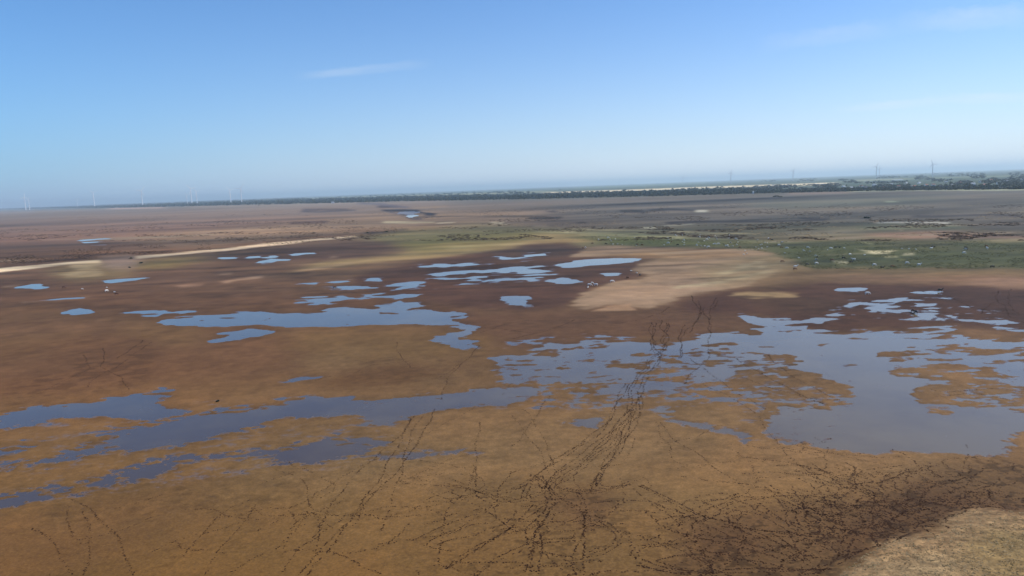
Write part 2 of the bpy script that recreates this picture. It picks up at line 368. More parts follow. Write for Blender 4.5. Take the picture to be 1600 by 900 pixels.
P([(1240, 421), (1400, 423), (1600, 423), (2020, 428), (2020, 452), (1600, 450), (1530, 445), (1440, 442), (1330, 443), (1290, 438), (1240, 438), (1200, 446), (1180, 440)], (116, 92, 66), 10, 2, .9)
P([(1280, 430), (1500, 432), (1700, 432), (1700, 446), (1500, 442), (1320, 440)], (124, 94, 76), 14, 3, .6)
P([(1500, 442), (1560, 432), (1700, 434), (1700, 450), (1580, 452)], (140, 110, 92), 8, 2, .6)
P([(1200, 421), (1340, 421), (1600, 421), (1700, 423), (1600, 428), (1300, 430)], (100, 88, 60), 10, 3, .6)
# --- foreground soil
P([(-420, 590), (0, 560), (200, 520), (330, 500), (460, 530), (500, 560), (420, 590), (250, 600), (100, 615), (-420, 650)], (104, 74, 52), 40, 12, .7)
P([(440, 520), (600, 512), (740, 520), (780, 545), (700, 560), (560, 560), (450, 548)], (118, 92, 58), 30, 8, .6)
P([(490, 605), (540, 585), (580, 575), (640, 570), (700, 580), (620, 600), (540, 608)], (98, 68, 42), 16, 5, .6)
P([(460, 560), (560, 540), (600, 548), (560, 565), (480, 590)], (132, 104, 72), 20, 5, .5)
P([(200, 500), (330, 510), (320, 540), (240, 540), (190, 520)], (114, 88, 58), 20, 6, .5)
P([(-420, 520), (0, 505), (120, 495), (240, 510), (120, 520), (-420, 545)], (118, 86, 62), 26, 4, .5)
P([(-420, 800), (0, 800), (300, 740), (420, 760), (300, 830), (120, 920), (-420, 1000)], (106, 76, 50), 60, 30, .5)
P([(400, 700), (800, 660), (1100, 640), (1200, 700), (900, 740), (640, 760), (400, 760)], (130, 102, 70), 60, 20, .6)
P([(1040, 900), (1080, 840), (1140, 800), (1240, 790), (1330, 770), (1420, 740), (1500, 720), (1600, 712), (2020, 705), (2020, 860), (1600, 812), (1500, 815), (1450, 840), (1380, 860), (1310, 905), (1200, 1000)], (94, 70, 48), 24, 12, .6)
P([(1340, 800), (1380, 775), (1440, 755), (1490, 765), (1560, 780), (1640, 790), (1600, 806), (1520, 802), (1490, 830), (1430, 842), (1370, 850), (1320, 880), (1300, 850)], (78, 55, 38), 14, 8, .5)
P([(1060, 820), (1100, 806), (1180, 820), (1200, 870), (1100, 880)], (94, 68, 46), 20, 10, .55)
P([(860, 780), (930, 760), (980, 780), (940, 830), (880, 820)], (98, 72, 50), 18, 8, .6)
SAND = [(1290, 930), (1340, 880), (1380, 856), (1420, 842), (1490, 836), (1480, 812), (1530, 800), (1600, 806), (1800, 810), (2020, 830), (2020, 1120), (1280, 1120)]
P(SAND, (150, 124, 94), 9, 5, .95)
P([(1510, 850), (1560, 840), (1700, 850), (1800, 1000), (1560, 1000), (1500, 890)], (128, 110, 72), 24, 10, .6)
P([(1400, 880), (1500, 870), (1520, 900), (1400, 930)], (166, 144, 112), 30, 10, .5)

# trampled, wet dark mottling (0..1)
MOT = np.zeros((RH, RW), np.float32)
def mot(poly, v, fx=20, fy=8):
    global MOT
    MOT = np.maximum(MOT, blur(raster(poly), fx, fy)*v)
mot([(700, 760), (860, 740), (1000, 760), (1080, 800), (1300, 760), (1480, 712), (1700, 705), (2020, 705), (2020, 840), (1600, 812), (1480, 840), (1310, 905), (1280, 1120), (600, 1120), (620, 860)], .55)
mot([(1060, 830), (1180, 800), (1300, 790), (1420, 750), (1500, 716), (1620, 712), (1640, 800), (1500, 830), (1320, 890), (1300, 960), (1040, 960)], 1.0)
mot([(840, 760), (990, 760), (1000, 830), (930, 900), (700, 920), (720, 840)], .8)
mot([(0, 860), (400, 790), (620, 860), (600, 1120), (-100, 1120)], .25)
mot([(740, 500), (900, 488), (1140, 466), (1190, 510), (1100, 535), (760, 548)], .45, 14, 5)
mot([(1180, 455), (1600, 450), (1700, 460), (1700, 512), (1480, 506), (1280, 515)], .7, 14, 5)
mot([(1150, 560), (1240, 560), (1330, 600), (1330, 630), (1200, 640), (1140, 600)], .7, 10, 5)
mot([(1440, 596), (1620, 600), (1620, 636), (1440, 630)], .6, 8, 4)
mot([(100, 560), (190, 530), (250, 540), (240, 600), (120, 620), (0, 650), (0, 610)], .7, 14, 6)
mot([(440, 530), (800, 530), (780, 600), (640, 610), (440, 600)], .4, 20, 8)
mot([(-420, 395), (600, 355), (600, 368), (0, 425), (-420, 440)], .5, 14, 3)
mot([(640, 345), (1340, 332), (2020, 330), (2020, 372), (1000, 366), (640, 362)], .5, 20, 3)
mot([(880, 372), (2020, 372), (2020, 424), (1230, 420), (930, 384)], .35, 10, 2)
mot(SAND, .35, 10, 6)

# --- standing water
WATER = [
 [(30, 448), (45, 444), (63, 446), (60, 451), (34, 452)], strip([(36, 474), (60, 471), (130, 466)], 3, 1.5),
 [(97, 489), (108, 485), (125, 482), (149, 484), (140, 489), (115, 492), (102, 491)],
 strip([(178, 487), (225, 487), (262, 486)], 3), strip([(226, 492), (245, 493), (264, 489)], 3.5), strip([(272, 491), (290, 488), (305, 487)], 2.5), strip([(320, 466), (338, 466), (353, 464)], 3),
 [(245, 503), (262, 501), (300, 497), (340, 491), (372, 487), (415, 485), (430, 489), (445, 492), (480, 492), (515, 487), (520, 483), (545, 481), (590, 484), (630, 484), (665, 484), (680, 486), (728, 493), (708, 500), (722, 505), (727, 510), (700, 509), (640, 507), (600, 508), (560, 510), (470, 511), (400, 508), (350, 510), (300, 510), (270, 509), (250, 507)],
 [(670, 527), (700, 523), (722, 520), (714, 512), (728, 509), (746, 514), (738, 520), (716, 528), (705, 532), (742, 535), (741, 546), (716, 550), (705, 540), (688, 535)],
 [(320, 532), (340, 526), (370, 519), (400, 513), (432, 516), (415, 522), (390, 528), (360, 534), (326, 537)],
 [(586, 481), (600, 477), (622, 473), (640, 467), (668, 472), (658, 477), (667, 486), (640, 488), (600, 485)],
 [(566, 463), (590, 457), (620, 455), (637, 460), (652, 464), (630, 468), (618, 471), (600, 467), (582, 465)],
 [(495, 473), (515, 468), (530, 463), (550, 464), (545, 470), (520, 473), (500, 476)], [(612, 472), (640, 469), (660, 474), (640, 478), (620, 476)],
 strip([(462, 442), (478, 443), (498, 441)], 3), strip([(525, 441), (548, 440)], 2.5), strip([(550, 451), (572, 449)], 3), strip([(628, 452), (648, 449), (668, 441), (672, 436), (655, 434)], 3.5),
 [(574, 437), (588, 433), (603, 434), (594, 440), (580, 441)], strip([(606, 434), (628, 433)], 2.5),
 [(788, 462), (812, 460), (820, 463), (818, 470), (834, 478), (812, 480), (795, 474), (784, 472)],
 [(397, 410), (408, 407), (418, 401), (432, 400), (433, 407), (415, 411), (400, 415)], strip([(430, 405), (456, 405)], 2.5), strip([(455, 399), (470, 396), (490, 395)], 3), strip([(336, 404), (352, 402), (368, 402)], 3.5), strip([(384, 404), (402, 401)], 3),
 strip([(124, 376), (150, 373), (177, 371)], 2.5), strip([(127, 382), (176, 381)], 2.5), strip([(160, 441), (190, 438), (238, 433)], 4, 2.5),
 [(655, 419), (680, 415), (725, 412), (760, 414), (774, 411), (768, 416), (745, 420), (700, 420), (672, 420)],
 [(666, 423), (690, 424), (705, 419), (712, 424), (700, 430), (725, 435), (748, 432), (758, 427), (772, 423), (800, 422), (858, 423), (850, 427), (822, 430), (830, 433), (800, 438), (760, 441), (735, 440), (705, 440), (680, 434)],
 strip([(740, 403), (776, 400)], 2.5), strip([(772, 405), (795, 405)], 2.5), [(806, 400), (835, 395), (860, 394), (850, 398), (824, 401)],
 [(880, 416), (900, 409), (925, 406), (965, 403), (1002, 404), (985, 410), (960, 412), (930, 414), (905, 417), (888, 418)],
 [(864, 441), (880, 436), (893, 433), (905, 438), (912, 441), (890, 445), (870, 443)], [(946, 427), (960, 425), (972, 426), (982, 431), (955, 431)],
 # central braided pool
 [(783, 557), (800, 553), (832, 555), (833, 545), (850, 539), (872, 538), (900, 542), (912, 533), (926, 529), (942, 531), (960, 536), (1000, 537), (1060, 535), (1075, 531), (1110, 525), (1150, 524), (1190, 523), (1240, 530), (1240, 555), (1200, 555), (1190, 562), (1150, 577), (1142, 592), (1128, 598), (1098, 594), (1080, 583), (1060, 574), (1030, 570), (1012, 580), (960, 594), (900, 597), (840, 594), (800, 600), (788, 590), (785, 575)],
 [(893, 613), (940, 606), (1010, 598), (1060, 595), (1090, 603), (1070, 612), (1000, 617), (940, 616), (905, 617)],
 strip([(1022, 640), (1048, 652), (1095, 663), (1140, 674), (1170, 692)], 5, 9), strip([(1030, 640), (1060, 634), (1115, 627)], 5, 2), [(878, 661), (920, 652), (948, 654), (935, 665), (900, 665)],
 [(438, 598), (460, 592), (497, 582), (490, 590), (460, 597)],
 # large eastern pool
 [(1135, 493), (1160, 493), (1200, 498), (1230, 500), (1250, 502), (1270, 498), (1302, 499), (1280, 503), (1256, 509), (1262, 513), (1280, 516), (1310, 516), (1350, 517), (1400, 516), (1440, 512), (1470, 508), (1488, 509), (1485, 515), (1460, 522), (1450, 531), (1520, 532), (1620, 536), (1700, 540), (1700, 590), (1600, 588), (1560, 582), (1530, 575), (1500, 570), (1470, 571), (1430, 568), (1405, 571), (1390, 578), (1402, 590), (1430, 592), (1470, 594), (1450, 602), (1440, 612), (1435, 622), (1450, 632), (1490, 634), (1540, 636), (1580, 638), (1610, 646), (1590, 670), (1580, 690), (1584, 711), (1530, 710), (1480, 707), (1420, 706), (1340, 704), (1290, 698), (1250, 691), (1205, 681), (1188, 667), (1195, 652), (1230, 640), (1290, 636), (1330, 632), (1343, 620), (1340, 605), (1310, 597), (1285, 585), (1275, 577), (1250, 575), (1240, 562), (1232, 555), (1180, 556), (1150, 548), (1140, 535), (1150, 525), (1185, 522), (1195, 513), (1180, 504), (1160, 498)],
 [(1520, 584), (1570, 588), (1700, 596), (1700, 602), (1600, 602), (1540, 594)],
 [(1328, 475), (1345, 472), (1365, 471), (1385, 467), (1410, 466), (1430, 470), (1445, 477), (1465, 484), (1484, 488), (1450, 492), (1420, 492), (1390, 491), (1365, 487), (1352, 480)],
 strip([(1430, 489), (1480, 496), (1560, 506)], 5, 3), [(1552, 502), (1566, 501), (1572, 507), (1556, 509)], strip([(1560, 513), (1600, 517), (1650, 520)], 3),
 [(1293, 491), (1305, 485), (1319, 488), (1312, 492), (1298, 494)], strip([(1311, 452), (1345, 454)], 4), [(1414, 457), (1440, 453), (1471, 456), (1474, 460), (1440, 460)],
 strip([(1326, 514), (1350, 511)], 4), strip([(1155, 609), (1230, 600)], 4),
 # western lagoons
 [(-200, 690), (-60, 664), (0, 654), (40, 643), (90, 633), (150, 627), (200, 623), (225, 616), (260, 610), (274, 607), (258, 615), (272, 622), (236, 632), (304, 643), (270, 652), (240, 658), (200, 653), (150, 651), (100, 654), (60, 660), (30, 667), (0, 673), (-100, 700)],
 [(-120, 740), (0, 727), (40, 722), (80, 715), (110, 707), (128, 700), (155, 691), (185, 684), (160, 684), (190, 676), (220, 665), (270, 660), (320, 650), (380, 640), (410, 636), (440, 626), (470, 620), (510, 622), (560, 624), (620, 624), (660, 619), (700, 614), (760, 611), (800, 606), (832, 605), (836, 615), (820, 625), (780, 632), (720, 637), (660, 643), (640, 650), (610, 661), (570, 668), (586, 655), (560, 649), (480, 652), (440, 656), (400, 661), (370, 669), (340, 680), (300, 690), (260, 699), (215, 708), (200, 704), (190, 698), (150, 712), (115, 718), (70, 725), (0, 736), (-120, 760)],
 [(-160, 800), (0, 774), (30, 771), (80, 764), (105, 764), (130, 757), (145, 751), (188, 742), (195, 733), (240, 724), (270, 716), (330, 711), (400, 704), (430, 700), (480, 697), (520, 690), (560, 684), (600, 687), (606, 693), (570, 702), (520, 716), (470, 721), (430, 723), (420, 712), (380, 712), (330, 717), (290, 723), (260, 735), (210, 747), (150, 758), (110, 769), (60, 779), (30, 791), (0, 792), (-160, 830)],
 strip([(560, 709), (620, 713), (700, 708), (748, 708)], 4, 6), [(-60, 708), (0, 700), (40, 697), (66, 692), (60, 700), (30, 708), (0, 714), (-60, 722)], strip([(300, 672), (370, 676), (400, 670)], 3),
 # creek on the far plain
 [(620, 331), (650, 332), (656, 338), (654, 342), (640, 340), (628, 335)]]
ISLANDS = [
 [(832, 551), (850, 546), (880, 549), (900, 556), (870, 558), (840, 556)], [(930, 565), (950, 562), (985, 568), (1010, 575), (960, 582), (940, 574)], [(975, 552), (1000, 549), (1020, 556), (990, 560)],
 [(1020, 560), (1040, 556), (1065, 555), (1060, 563), (1030, 566)], [(870, 571), (900, 568), (890, 576), (865, 577)], [(1090, 560), (1120, 556), (1130, 570), (1100, 574)],
 [(1360, 556), (1372, 549), (1398, 549), (1425, 559), (1475, 563), (1400, 565), (1375, 561)], [(1402, 572), (1430, 568), (1490, 569), (1520, 577), (1572, 585), (1530, 591), (1450, 591), (1412, 593)],
 [(1450, 540), (1500, 537), (1560, 543), (1640, 551), (1640, 557), (1540, 553), (1470, 546)], [(1436, 614), (1460, 598), (1520, 598), (1620, 603), (1700, 606), (1700, 640), (1560, 635), (1500, 634), (1445, 626)],
 [(1432, 638), (1460, 634), (1492, 640), (1480, 648), (1445, 645)], [(1275, 541), (1290, 537), (1300, 540), (1285, 544)], [(1500, 525), (1560, 527), (1640, 530), (1640, 534), (1560, 533)],
 [(700, 424), (716, 428), (740, 426), (735, 431), (712, 431)], [(1395, 474), (1425, 474), (1440, 480), (1410, 482)], [(1345, 478), (1360, 476), (1368, 480)],
 [(690, 501), (712, 498), (722, 502), (705, 505)], [(590, 489), (620, 488), (615, 491)], [(1090, 536), (1140, 533), (1150, 538), (1110, 541)]]
wm = np.zeros((RH, RW), np.float32)
for p in WATER: wm = np.maximum(wm, raster(p))
for p in ISLANDS: wm = wm*(1-raster(p))
near = np.clip((yy-560)/200, 0, 1)
wb = np.clip(blur(wm, 7, 1)*1.22, 0, 1)*.9
wb = wb*(1-near)+blur(wm, 9, 4)*near
PR = np.zeros((RH, RW), np.float32)        # places where the ground lies just about at water level
for p, v in [([(640, 405), (780, 400), (870, 410), (870, 446), (700, 446), (640, 430)], .30), ([(1320, 462), (1480, 466), (1600, 500), (1600, 516), (1440, 500), (1300, 500)], .30),
             ([(1360, 515), (1640, 530), (1640, 650), (1420, 640)], .26), ([(780, 530), (1230, 522), (1230, 640), (780, 640)], .30), ([(430, 430), (680, 430), (700, 486), (460, 482)], .25),
             ([(180, 480), (320, 480), (320, 496), (180, 496)], .22), ([(0, 640), (300, 620), (640, 640), (640, 720), (0, 800)], .12), ([(1130, 590), (1350, 600), (1350, 700), (1180, 690)], .18)]:
    PR = np.maximum(PR, blur(raster(p), 24, 8)*v)
BROKEN = np.zeros((RH, RW), np.float32)     # pools that are half dried into strands
for p, v in [([(785, 528), (1010, 528), (1225, 540), (1225, 640), (1000, 640), (870, 625), (785, 606)], .20), ([(640, 408), (780, 404), (868, 416), (864, 446), (690, 444), (630, 430)], .34), ([(1310, 462), (1480, 466), (1600, 496), (1600, 520), (1340, 496)], .30),
             ([(540, 440), (680, 430), (680, 484), (540, 486)], .26), ([(1400, 520), (1650, 528), (1650, 600), (1400, 580)], .22), ([(380, 396), (500, 390), (500, 414), (380, 414)], .25), ([(1180, 500), (1560, 500), (1560, 530), (1200, 526)], .12), ([(0, 690), (200, 670), (200, 800), (0, 800)], .15), ([(1330, 632), (1345, 700), (1180, 690), (1180, 640)], .10)]:
    BROKEN = np.maximum(BROKEN, blur(raster(p), 20, 6)*v)
wfield = wb*(1-BROKEN) + PR*(1-wb)
# damp rim round the water
rim = blur(wm, 16, 6)*(1-.5*near)
SOIL = SOIL*(1-.22*np.clip(rim*2, 0, 1)[..., None])

# ------------------------------------------------------------------ the ground sheet
YN = .9*H
def nonuni(a, b, step): return np.arange(a, b, step)
ta = np.concatenate([-np.geomspace(2, .83, 40), nonuni(-.82, .82, .00115), np.geomspace(.83, 2, 40)])
t_far = np.geomspace(H/60000., .0066, 40)[:-1]
t_mid = np.arange(.0066, .635, .00088)
t_near = np.geomspace(.64, 1.1, 50)
Yrows = np.concatenate([H/np.concatenate([t_far, t_mid, t_near]), [30, 15, 0, -60, -400, -3000]])
Yv, Tv = np.meshgrid(Yrows, ta, indexing='ij')
Xv = Tv*np.maximum(np.abs(Yv), YN)
nr, nc = Yv.shape
# project into the survey map
Yp = np.maximum(Yv, YN)
dz = -H
cxm = Xv*CR.x + Yp*CR.y + dz*CR.z; cym = Xv*CU.x + Yp*CU.y + dz*CU.z; czm = Xv*F0.x + Yp*F0.y + dz*F0.z
czm = np.maximum(czm, 1)
PXm = 800+FPX*cxm/czm; PYm = 450-FPX*cym/czm
fp = Yp**2/(H*FPX); lp = Yp/FPX
lo = np.clip(1.8*fp, .3, 3000); hi = np.clip(45*fp+3, 6, 8000)
Xf, Yf = Xv.ravel(), Yv.ravel(); lof, hif = lo.ravel(), hi.ravel()
n1 = fbm(Xf, Yf, lof, hif, 3); n2 = fbm(Xf, Yf, lof, hif, 11); n3 = fbm(Xf, Yf, lof, hif*1.2, 23, .4)
n4 = fbm(Xf, Yf, lof, np.clip(lof*6, 1, 9000), 41, .1)
ne = fbm(Xf*.45, Yf, lof*.7, np.clip(lof*5, 1.5, 9000), 71, .3); ns = fbm(Xf*.25, Yf, lof*.8, lof*6, 91, .2); ne2 = fbm(Xf*.6, Yf, lof*.7, np.clip(lof*5, 1.5, 9000), 83, .3)
ne3 = fbm(Xf, Yf, lof*.5, lof*2.4, 103, 0)
nb = fbm(Xf, Yf, lof*4, hif*6, 57)
def samp(img, px, py):
    x = np.clip(px-RX0-.5, 0, RW-1.001); y = np.clip(py-RY0-.5, 0, RH-1.001)
    xi = x.astype(int); yi = y.astype(int); fx = x-xi; fy = y-yi
    if img.ndim == 3: fx = fx[:, None]; fy = fy[:, None]
    return (img[yi, xi]*(1-fx)+img[yi, xi+1]*fx)*(1-fy)+(img[yi+1, xi]*(1-fx)+img[yi+1, xi+1]*fx)*fy
pxf, pyf = PXm.ravel(), PYm.ravel()
depthpx = np.clip((pyf-300)/350, .12, 1.6)
wx = pxf+n1*7*(.4+depthpx)+ne*4; wy = pyf+n2*2.8*depthpx+ne2*1.3*(.4+depthpx)
soil = samp(SOIL, wx, wy); mo = samp(MOT, pxf, pyf); wf = samp(wfield, pxf+n1*5*(.4+depthpx)+ne2*5, pyf+n2*2.0*depthpx+ne*1.2*(.4+depthpx))
outside = np.clip((np.abs(pxf-800)-1150)/80, 0, 1)
wf = wf*(1-outside)
# tonal drift of the soil (dry / damp) and trampled spots
SOIL_GAIN = 0.98
ns2 = fbm(Xf*.12, Yf, lof*.7, lof*2.5, 97, 0)
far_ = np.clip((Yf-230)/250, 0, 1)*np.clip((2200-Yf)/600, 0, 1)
tone = 1+.06*nb+.07*n3+.07*n4+.26*ns*far_+.12*ne*far_-.45*np.clip(ns2-.62, 0, 1)*far_+.05*ne*(1-far_)+.03*ne2*(1-far_)+.07*ne3
spots = np.clip((n4*.7+ne*.5+n3*.4-.15)*1.6, 0, 1)
tone = tone*(1-.48*mo*spots)*(1-.10*mo)
tone = tone*(1-.10*np.clip(n3-.7, 0, 1))
hue = nb*.03+ns*far_*.05
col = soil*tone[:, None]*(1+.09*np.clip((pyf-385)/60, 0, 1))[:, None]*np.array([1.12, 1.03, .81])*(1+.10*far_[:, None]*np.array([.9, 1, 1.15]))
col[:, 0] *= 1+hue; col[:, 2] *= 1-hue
# relief: water lies where the ground dips below z = 0
wn_ = wf + (.10*n3+.46*ne+.12*ne2+.20*ne3-.05)*np.clip(1.25-np.abs(wf-.45)*1.6, 0, 1)*np.clip(wf*6, 0, 1)
zz = np.clip((.5-wn_)*.16, -.08, .07)
sandm = samp(blur(raster(SAND), 30, 12), pxf, pyf)
zz = zz + sandm*.8 + np.where(wf < .15, np.maximum(n3, 0)*.01, 0)
zz = np.where(Yf > 1425, .06, zz)
nearf = np.clip((pyf-500)/180, 0, 1)
w0_ = .36-.26*nearf
wet = np.clip((wn_-w0_)/(.5-w0_), 0, 1); wet = wet*wet*(3-2*wet)*(1-outside)
silt = np.array(S((96, 80, 70)))
col = col*(1-.45*wet[:, None])+silt*.45*wet[:, None]
# pale sand gets a grainy, tufted look
sg = samp(blur(raster(SAND), 6, 4), pxf, pyf)
flk = np.clip((ns+.6*ne-1.45)*3, 0, 1)*far_*(.25+.75*(mo > .1))*(Yf > 380)     # dry salty flecks on the marsh
col = col*(1-flk[:, None]*.55)+np.array(S((150, 132, 104)))*flk[:, None]*.55
col *= (1+sg*(.16*n4+.14*ne+.10*ne2))[:, None]
V = np.stack([Xf, Yf, zz], 1)
idx = np.arange(nr*nc).reshape(nr, nc)
Fc = np.stack([idx[1:, :-1].ravel(), idx[1:, 1:].ravel(), idx[:-1, 1:].ravel(), idx[:-1, :-1].ravel()], 1)

gm = bpy.data.materials.new('mud_and_grass'); gm.use_nodes = True
nt = gm.node_tree; b = nt.nodes['Principled BSDF']
at = nt.nodes.new('ShaderNodeVertexColor'); at.layer_name = 'Soil'
tcg = nt.nodes.new('ShaderNodeTexCoord')
def gnoise(scale, det, rough=.6):
    n = nt.nodes.new('ShaderNodeTexNoise'); n.inputs['Scale'].default_value = scale; n.inputs['Detail'].default_value = det; n.inputs['Roughness'].default_value = rough
    nt.links.new(tcg.outputs['Object'], n.inputs['Vector']); return n.outputs['Fac']
def gramp(s, a, bb):
    r = nt.nodes.new('ShaderNodeMapRange'); r.inputs['From Min'].default_value = .3; r.inputs['From Max'].default_value = .7
    r.inputs['To Min'].default_value = a; r.inputs['To Max'].default_value = bb; nt.links.new(s, r.inputs['Value']); return r.outputs[0]
mm = nt.nodes.new('ShaderNodeMath'); mm.operation = 'MULTIPLY'
nt.links.new(gramp(gnoise(3.2, 7, .75), .70, 1.30), mm.inputs[0]); nt.links.new(gramp(gnoise(.12, 4), .93, 1.07), mm.inputs[1])
vm = nt.nodes.new('ShaderNodeVectorMath'); vm.operation = 'SCALE'
nt.links.new(at.outputs['Color'], vm.inputs[0]); nt.links.new(mm.outputs[0], vm.inputs['Scale'])
nt.links.new(vm.outputs[0], b.inputs['Base Color'])
b.inputs['Roughness'].default_value = .85; b.inputs['Specular IOR Level'].default_value = .12
bp = nt.nodes.new('ShaderNodeBump'); bp.inputs['Strength'].default_value = .6; bp.inputs['Distance'].default_value = .06
nt.links.new(gnoise(2.2, 6, .65), bp.inputs['Height']); nt.links.new(bp.outputs[0], b.inputs['Normal'])
wa = nt.nodes.new('ShaderNodeAttribute'); wa.attribute_name = 'Wet'
def lerpn(a, bb):
    q = nt.nodes.new('ShaderNodeMapRange'); q.inputs['To Min'].default_value = a; q.inputs['To Max'].default_value = bb; nt.links.new(wa.outputs['Fac'], q.inputs['Value']); return q.outputs[0]
nt.links.new(lerpn(.85, .34), b.inputs['Roughness']); nt.links.new(lerpn(.12, .34), b.inputs['Specular IOR Level']); nt.links.new(lerpn(.6, .03), bp.inputs['Strength'])
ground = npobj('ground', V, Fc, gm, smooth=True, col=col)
ground.data.attributes.new('Wet', 'FLOAT', 'POINT').data.foreach_set('value', wet.astype(np.float32))
tag(ground, kind='structure')
def ground_z(x, y):
    """height of the sheet under a point in front of the camera"""
    Yq = max(y, YN); tq = x/Yq
    j = min(max(int(np.searchsorted(ta, tq))-1, 0), nc-2)
    i = min(max(int(np.searchsorted(-Yrows, -y))-1, 0), nr-2)
    return float(zz[i*nc+j:i*nc+j+2].max()), float(max(zz[i*nc+j], zz[(i+1)*nc+j], zz[i*nc+j+1], zz[(i+1)*nc+j+1]))

# water sheet
wmat = bpy.data.materials.new('muddy_water'); wmat.use_nodes = True
nt = wmat.node_tree; b = nt.nodes['Principled BSDF']
b.inputs['Roughness'].default_value = .07; b.inputs['IOR'].default_value = 1.33; b.inputs['Specular IOR Level'].default_value = .5
tcg = nt.nodes.new('ShaderNodeTexCoord')
rp = nt.nodes.new('ShaderNodeValToRGB'); rp.color_ramp.elements[0].position = .35; rp.color_ramp.elements[1].position = .65
rp.color_ramp.elements[0].position = 0; rp.color_ramp.elements[1].position = 1
rp.color_ramp.elements[0].color = S((84, 68, 54))+(1,); rp.color_ramp.elements[1].color = S((126, 108, 76))+(1,)
# the eastern pools carry more silt than the western ones
sx = nt.nodes.new('ShaderNodeSeparateXYZ'); nt.links.new(tcg.outputs['Object'], sx.inputs[0])
mr = nt.nodes.new('ShaderNodeMapRange'); mr.inputs['From Min'].default_value = -60; mr.inputs['From Max'].default_value = 90; nt.links.new(sx.outputs[0], mr.inputs['Value'])
ma = nt.nodes.new('ShaderNodeMath'); ma.operation = 'ADD'; ma.use_clamp = True
nt.links.new(mr.outputs[0], ma.inputs[0]); nt.links.new(gramp(gnoise(.04, 4), -.3, .3), ma.inputs[1]); nt.links.new(ma.outputs[0], rp.inputs['Fac']); nt.links.new(rp.outputs[0], b.inputs['Base Color'])
bp = nt.nodes.new('ShaderNodeBump'); bp.inputs['Strength'].default_value = .08; bp.inputs['Distance'].default_value = .02
nt.links.new(gnoise(1.2, 3), bp.inputs['Height']); nt.links.new(bp.outputs[0], b.inputs['Normal'])
wv, wfc = [], []
gxs = np.linspace(-1500, 1500, 13); gys = np.linspace(64, 1420, 10)
for y in gys:
    for x in gxs: wv.append((x, y, 0))
for i in range(len(gys)-1):
    for j in range(len(gxs)-1):
        a = i*len(gxs)+j; wfc.append((a, a+1, a+len(gxs)+1, a+len(gxs)))
water = npobj('water', wv, wfc, wmat); tag(water, kind='structure')

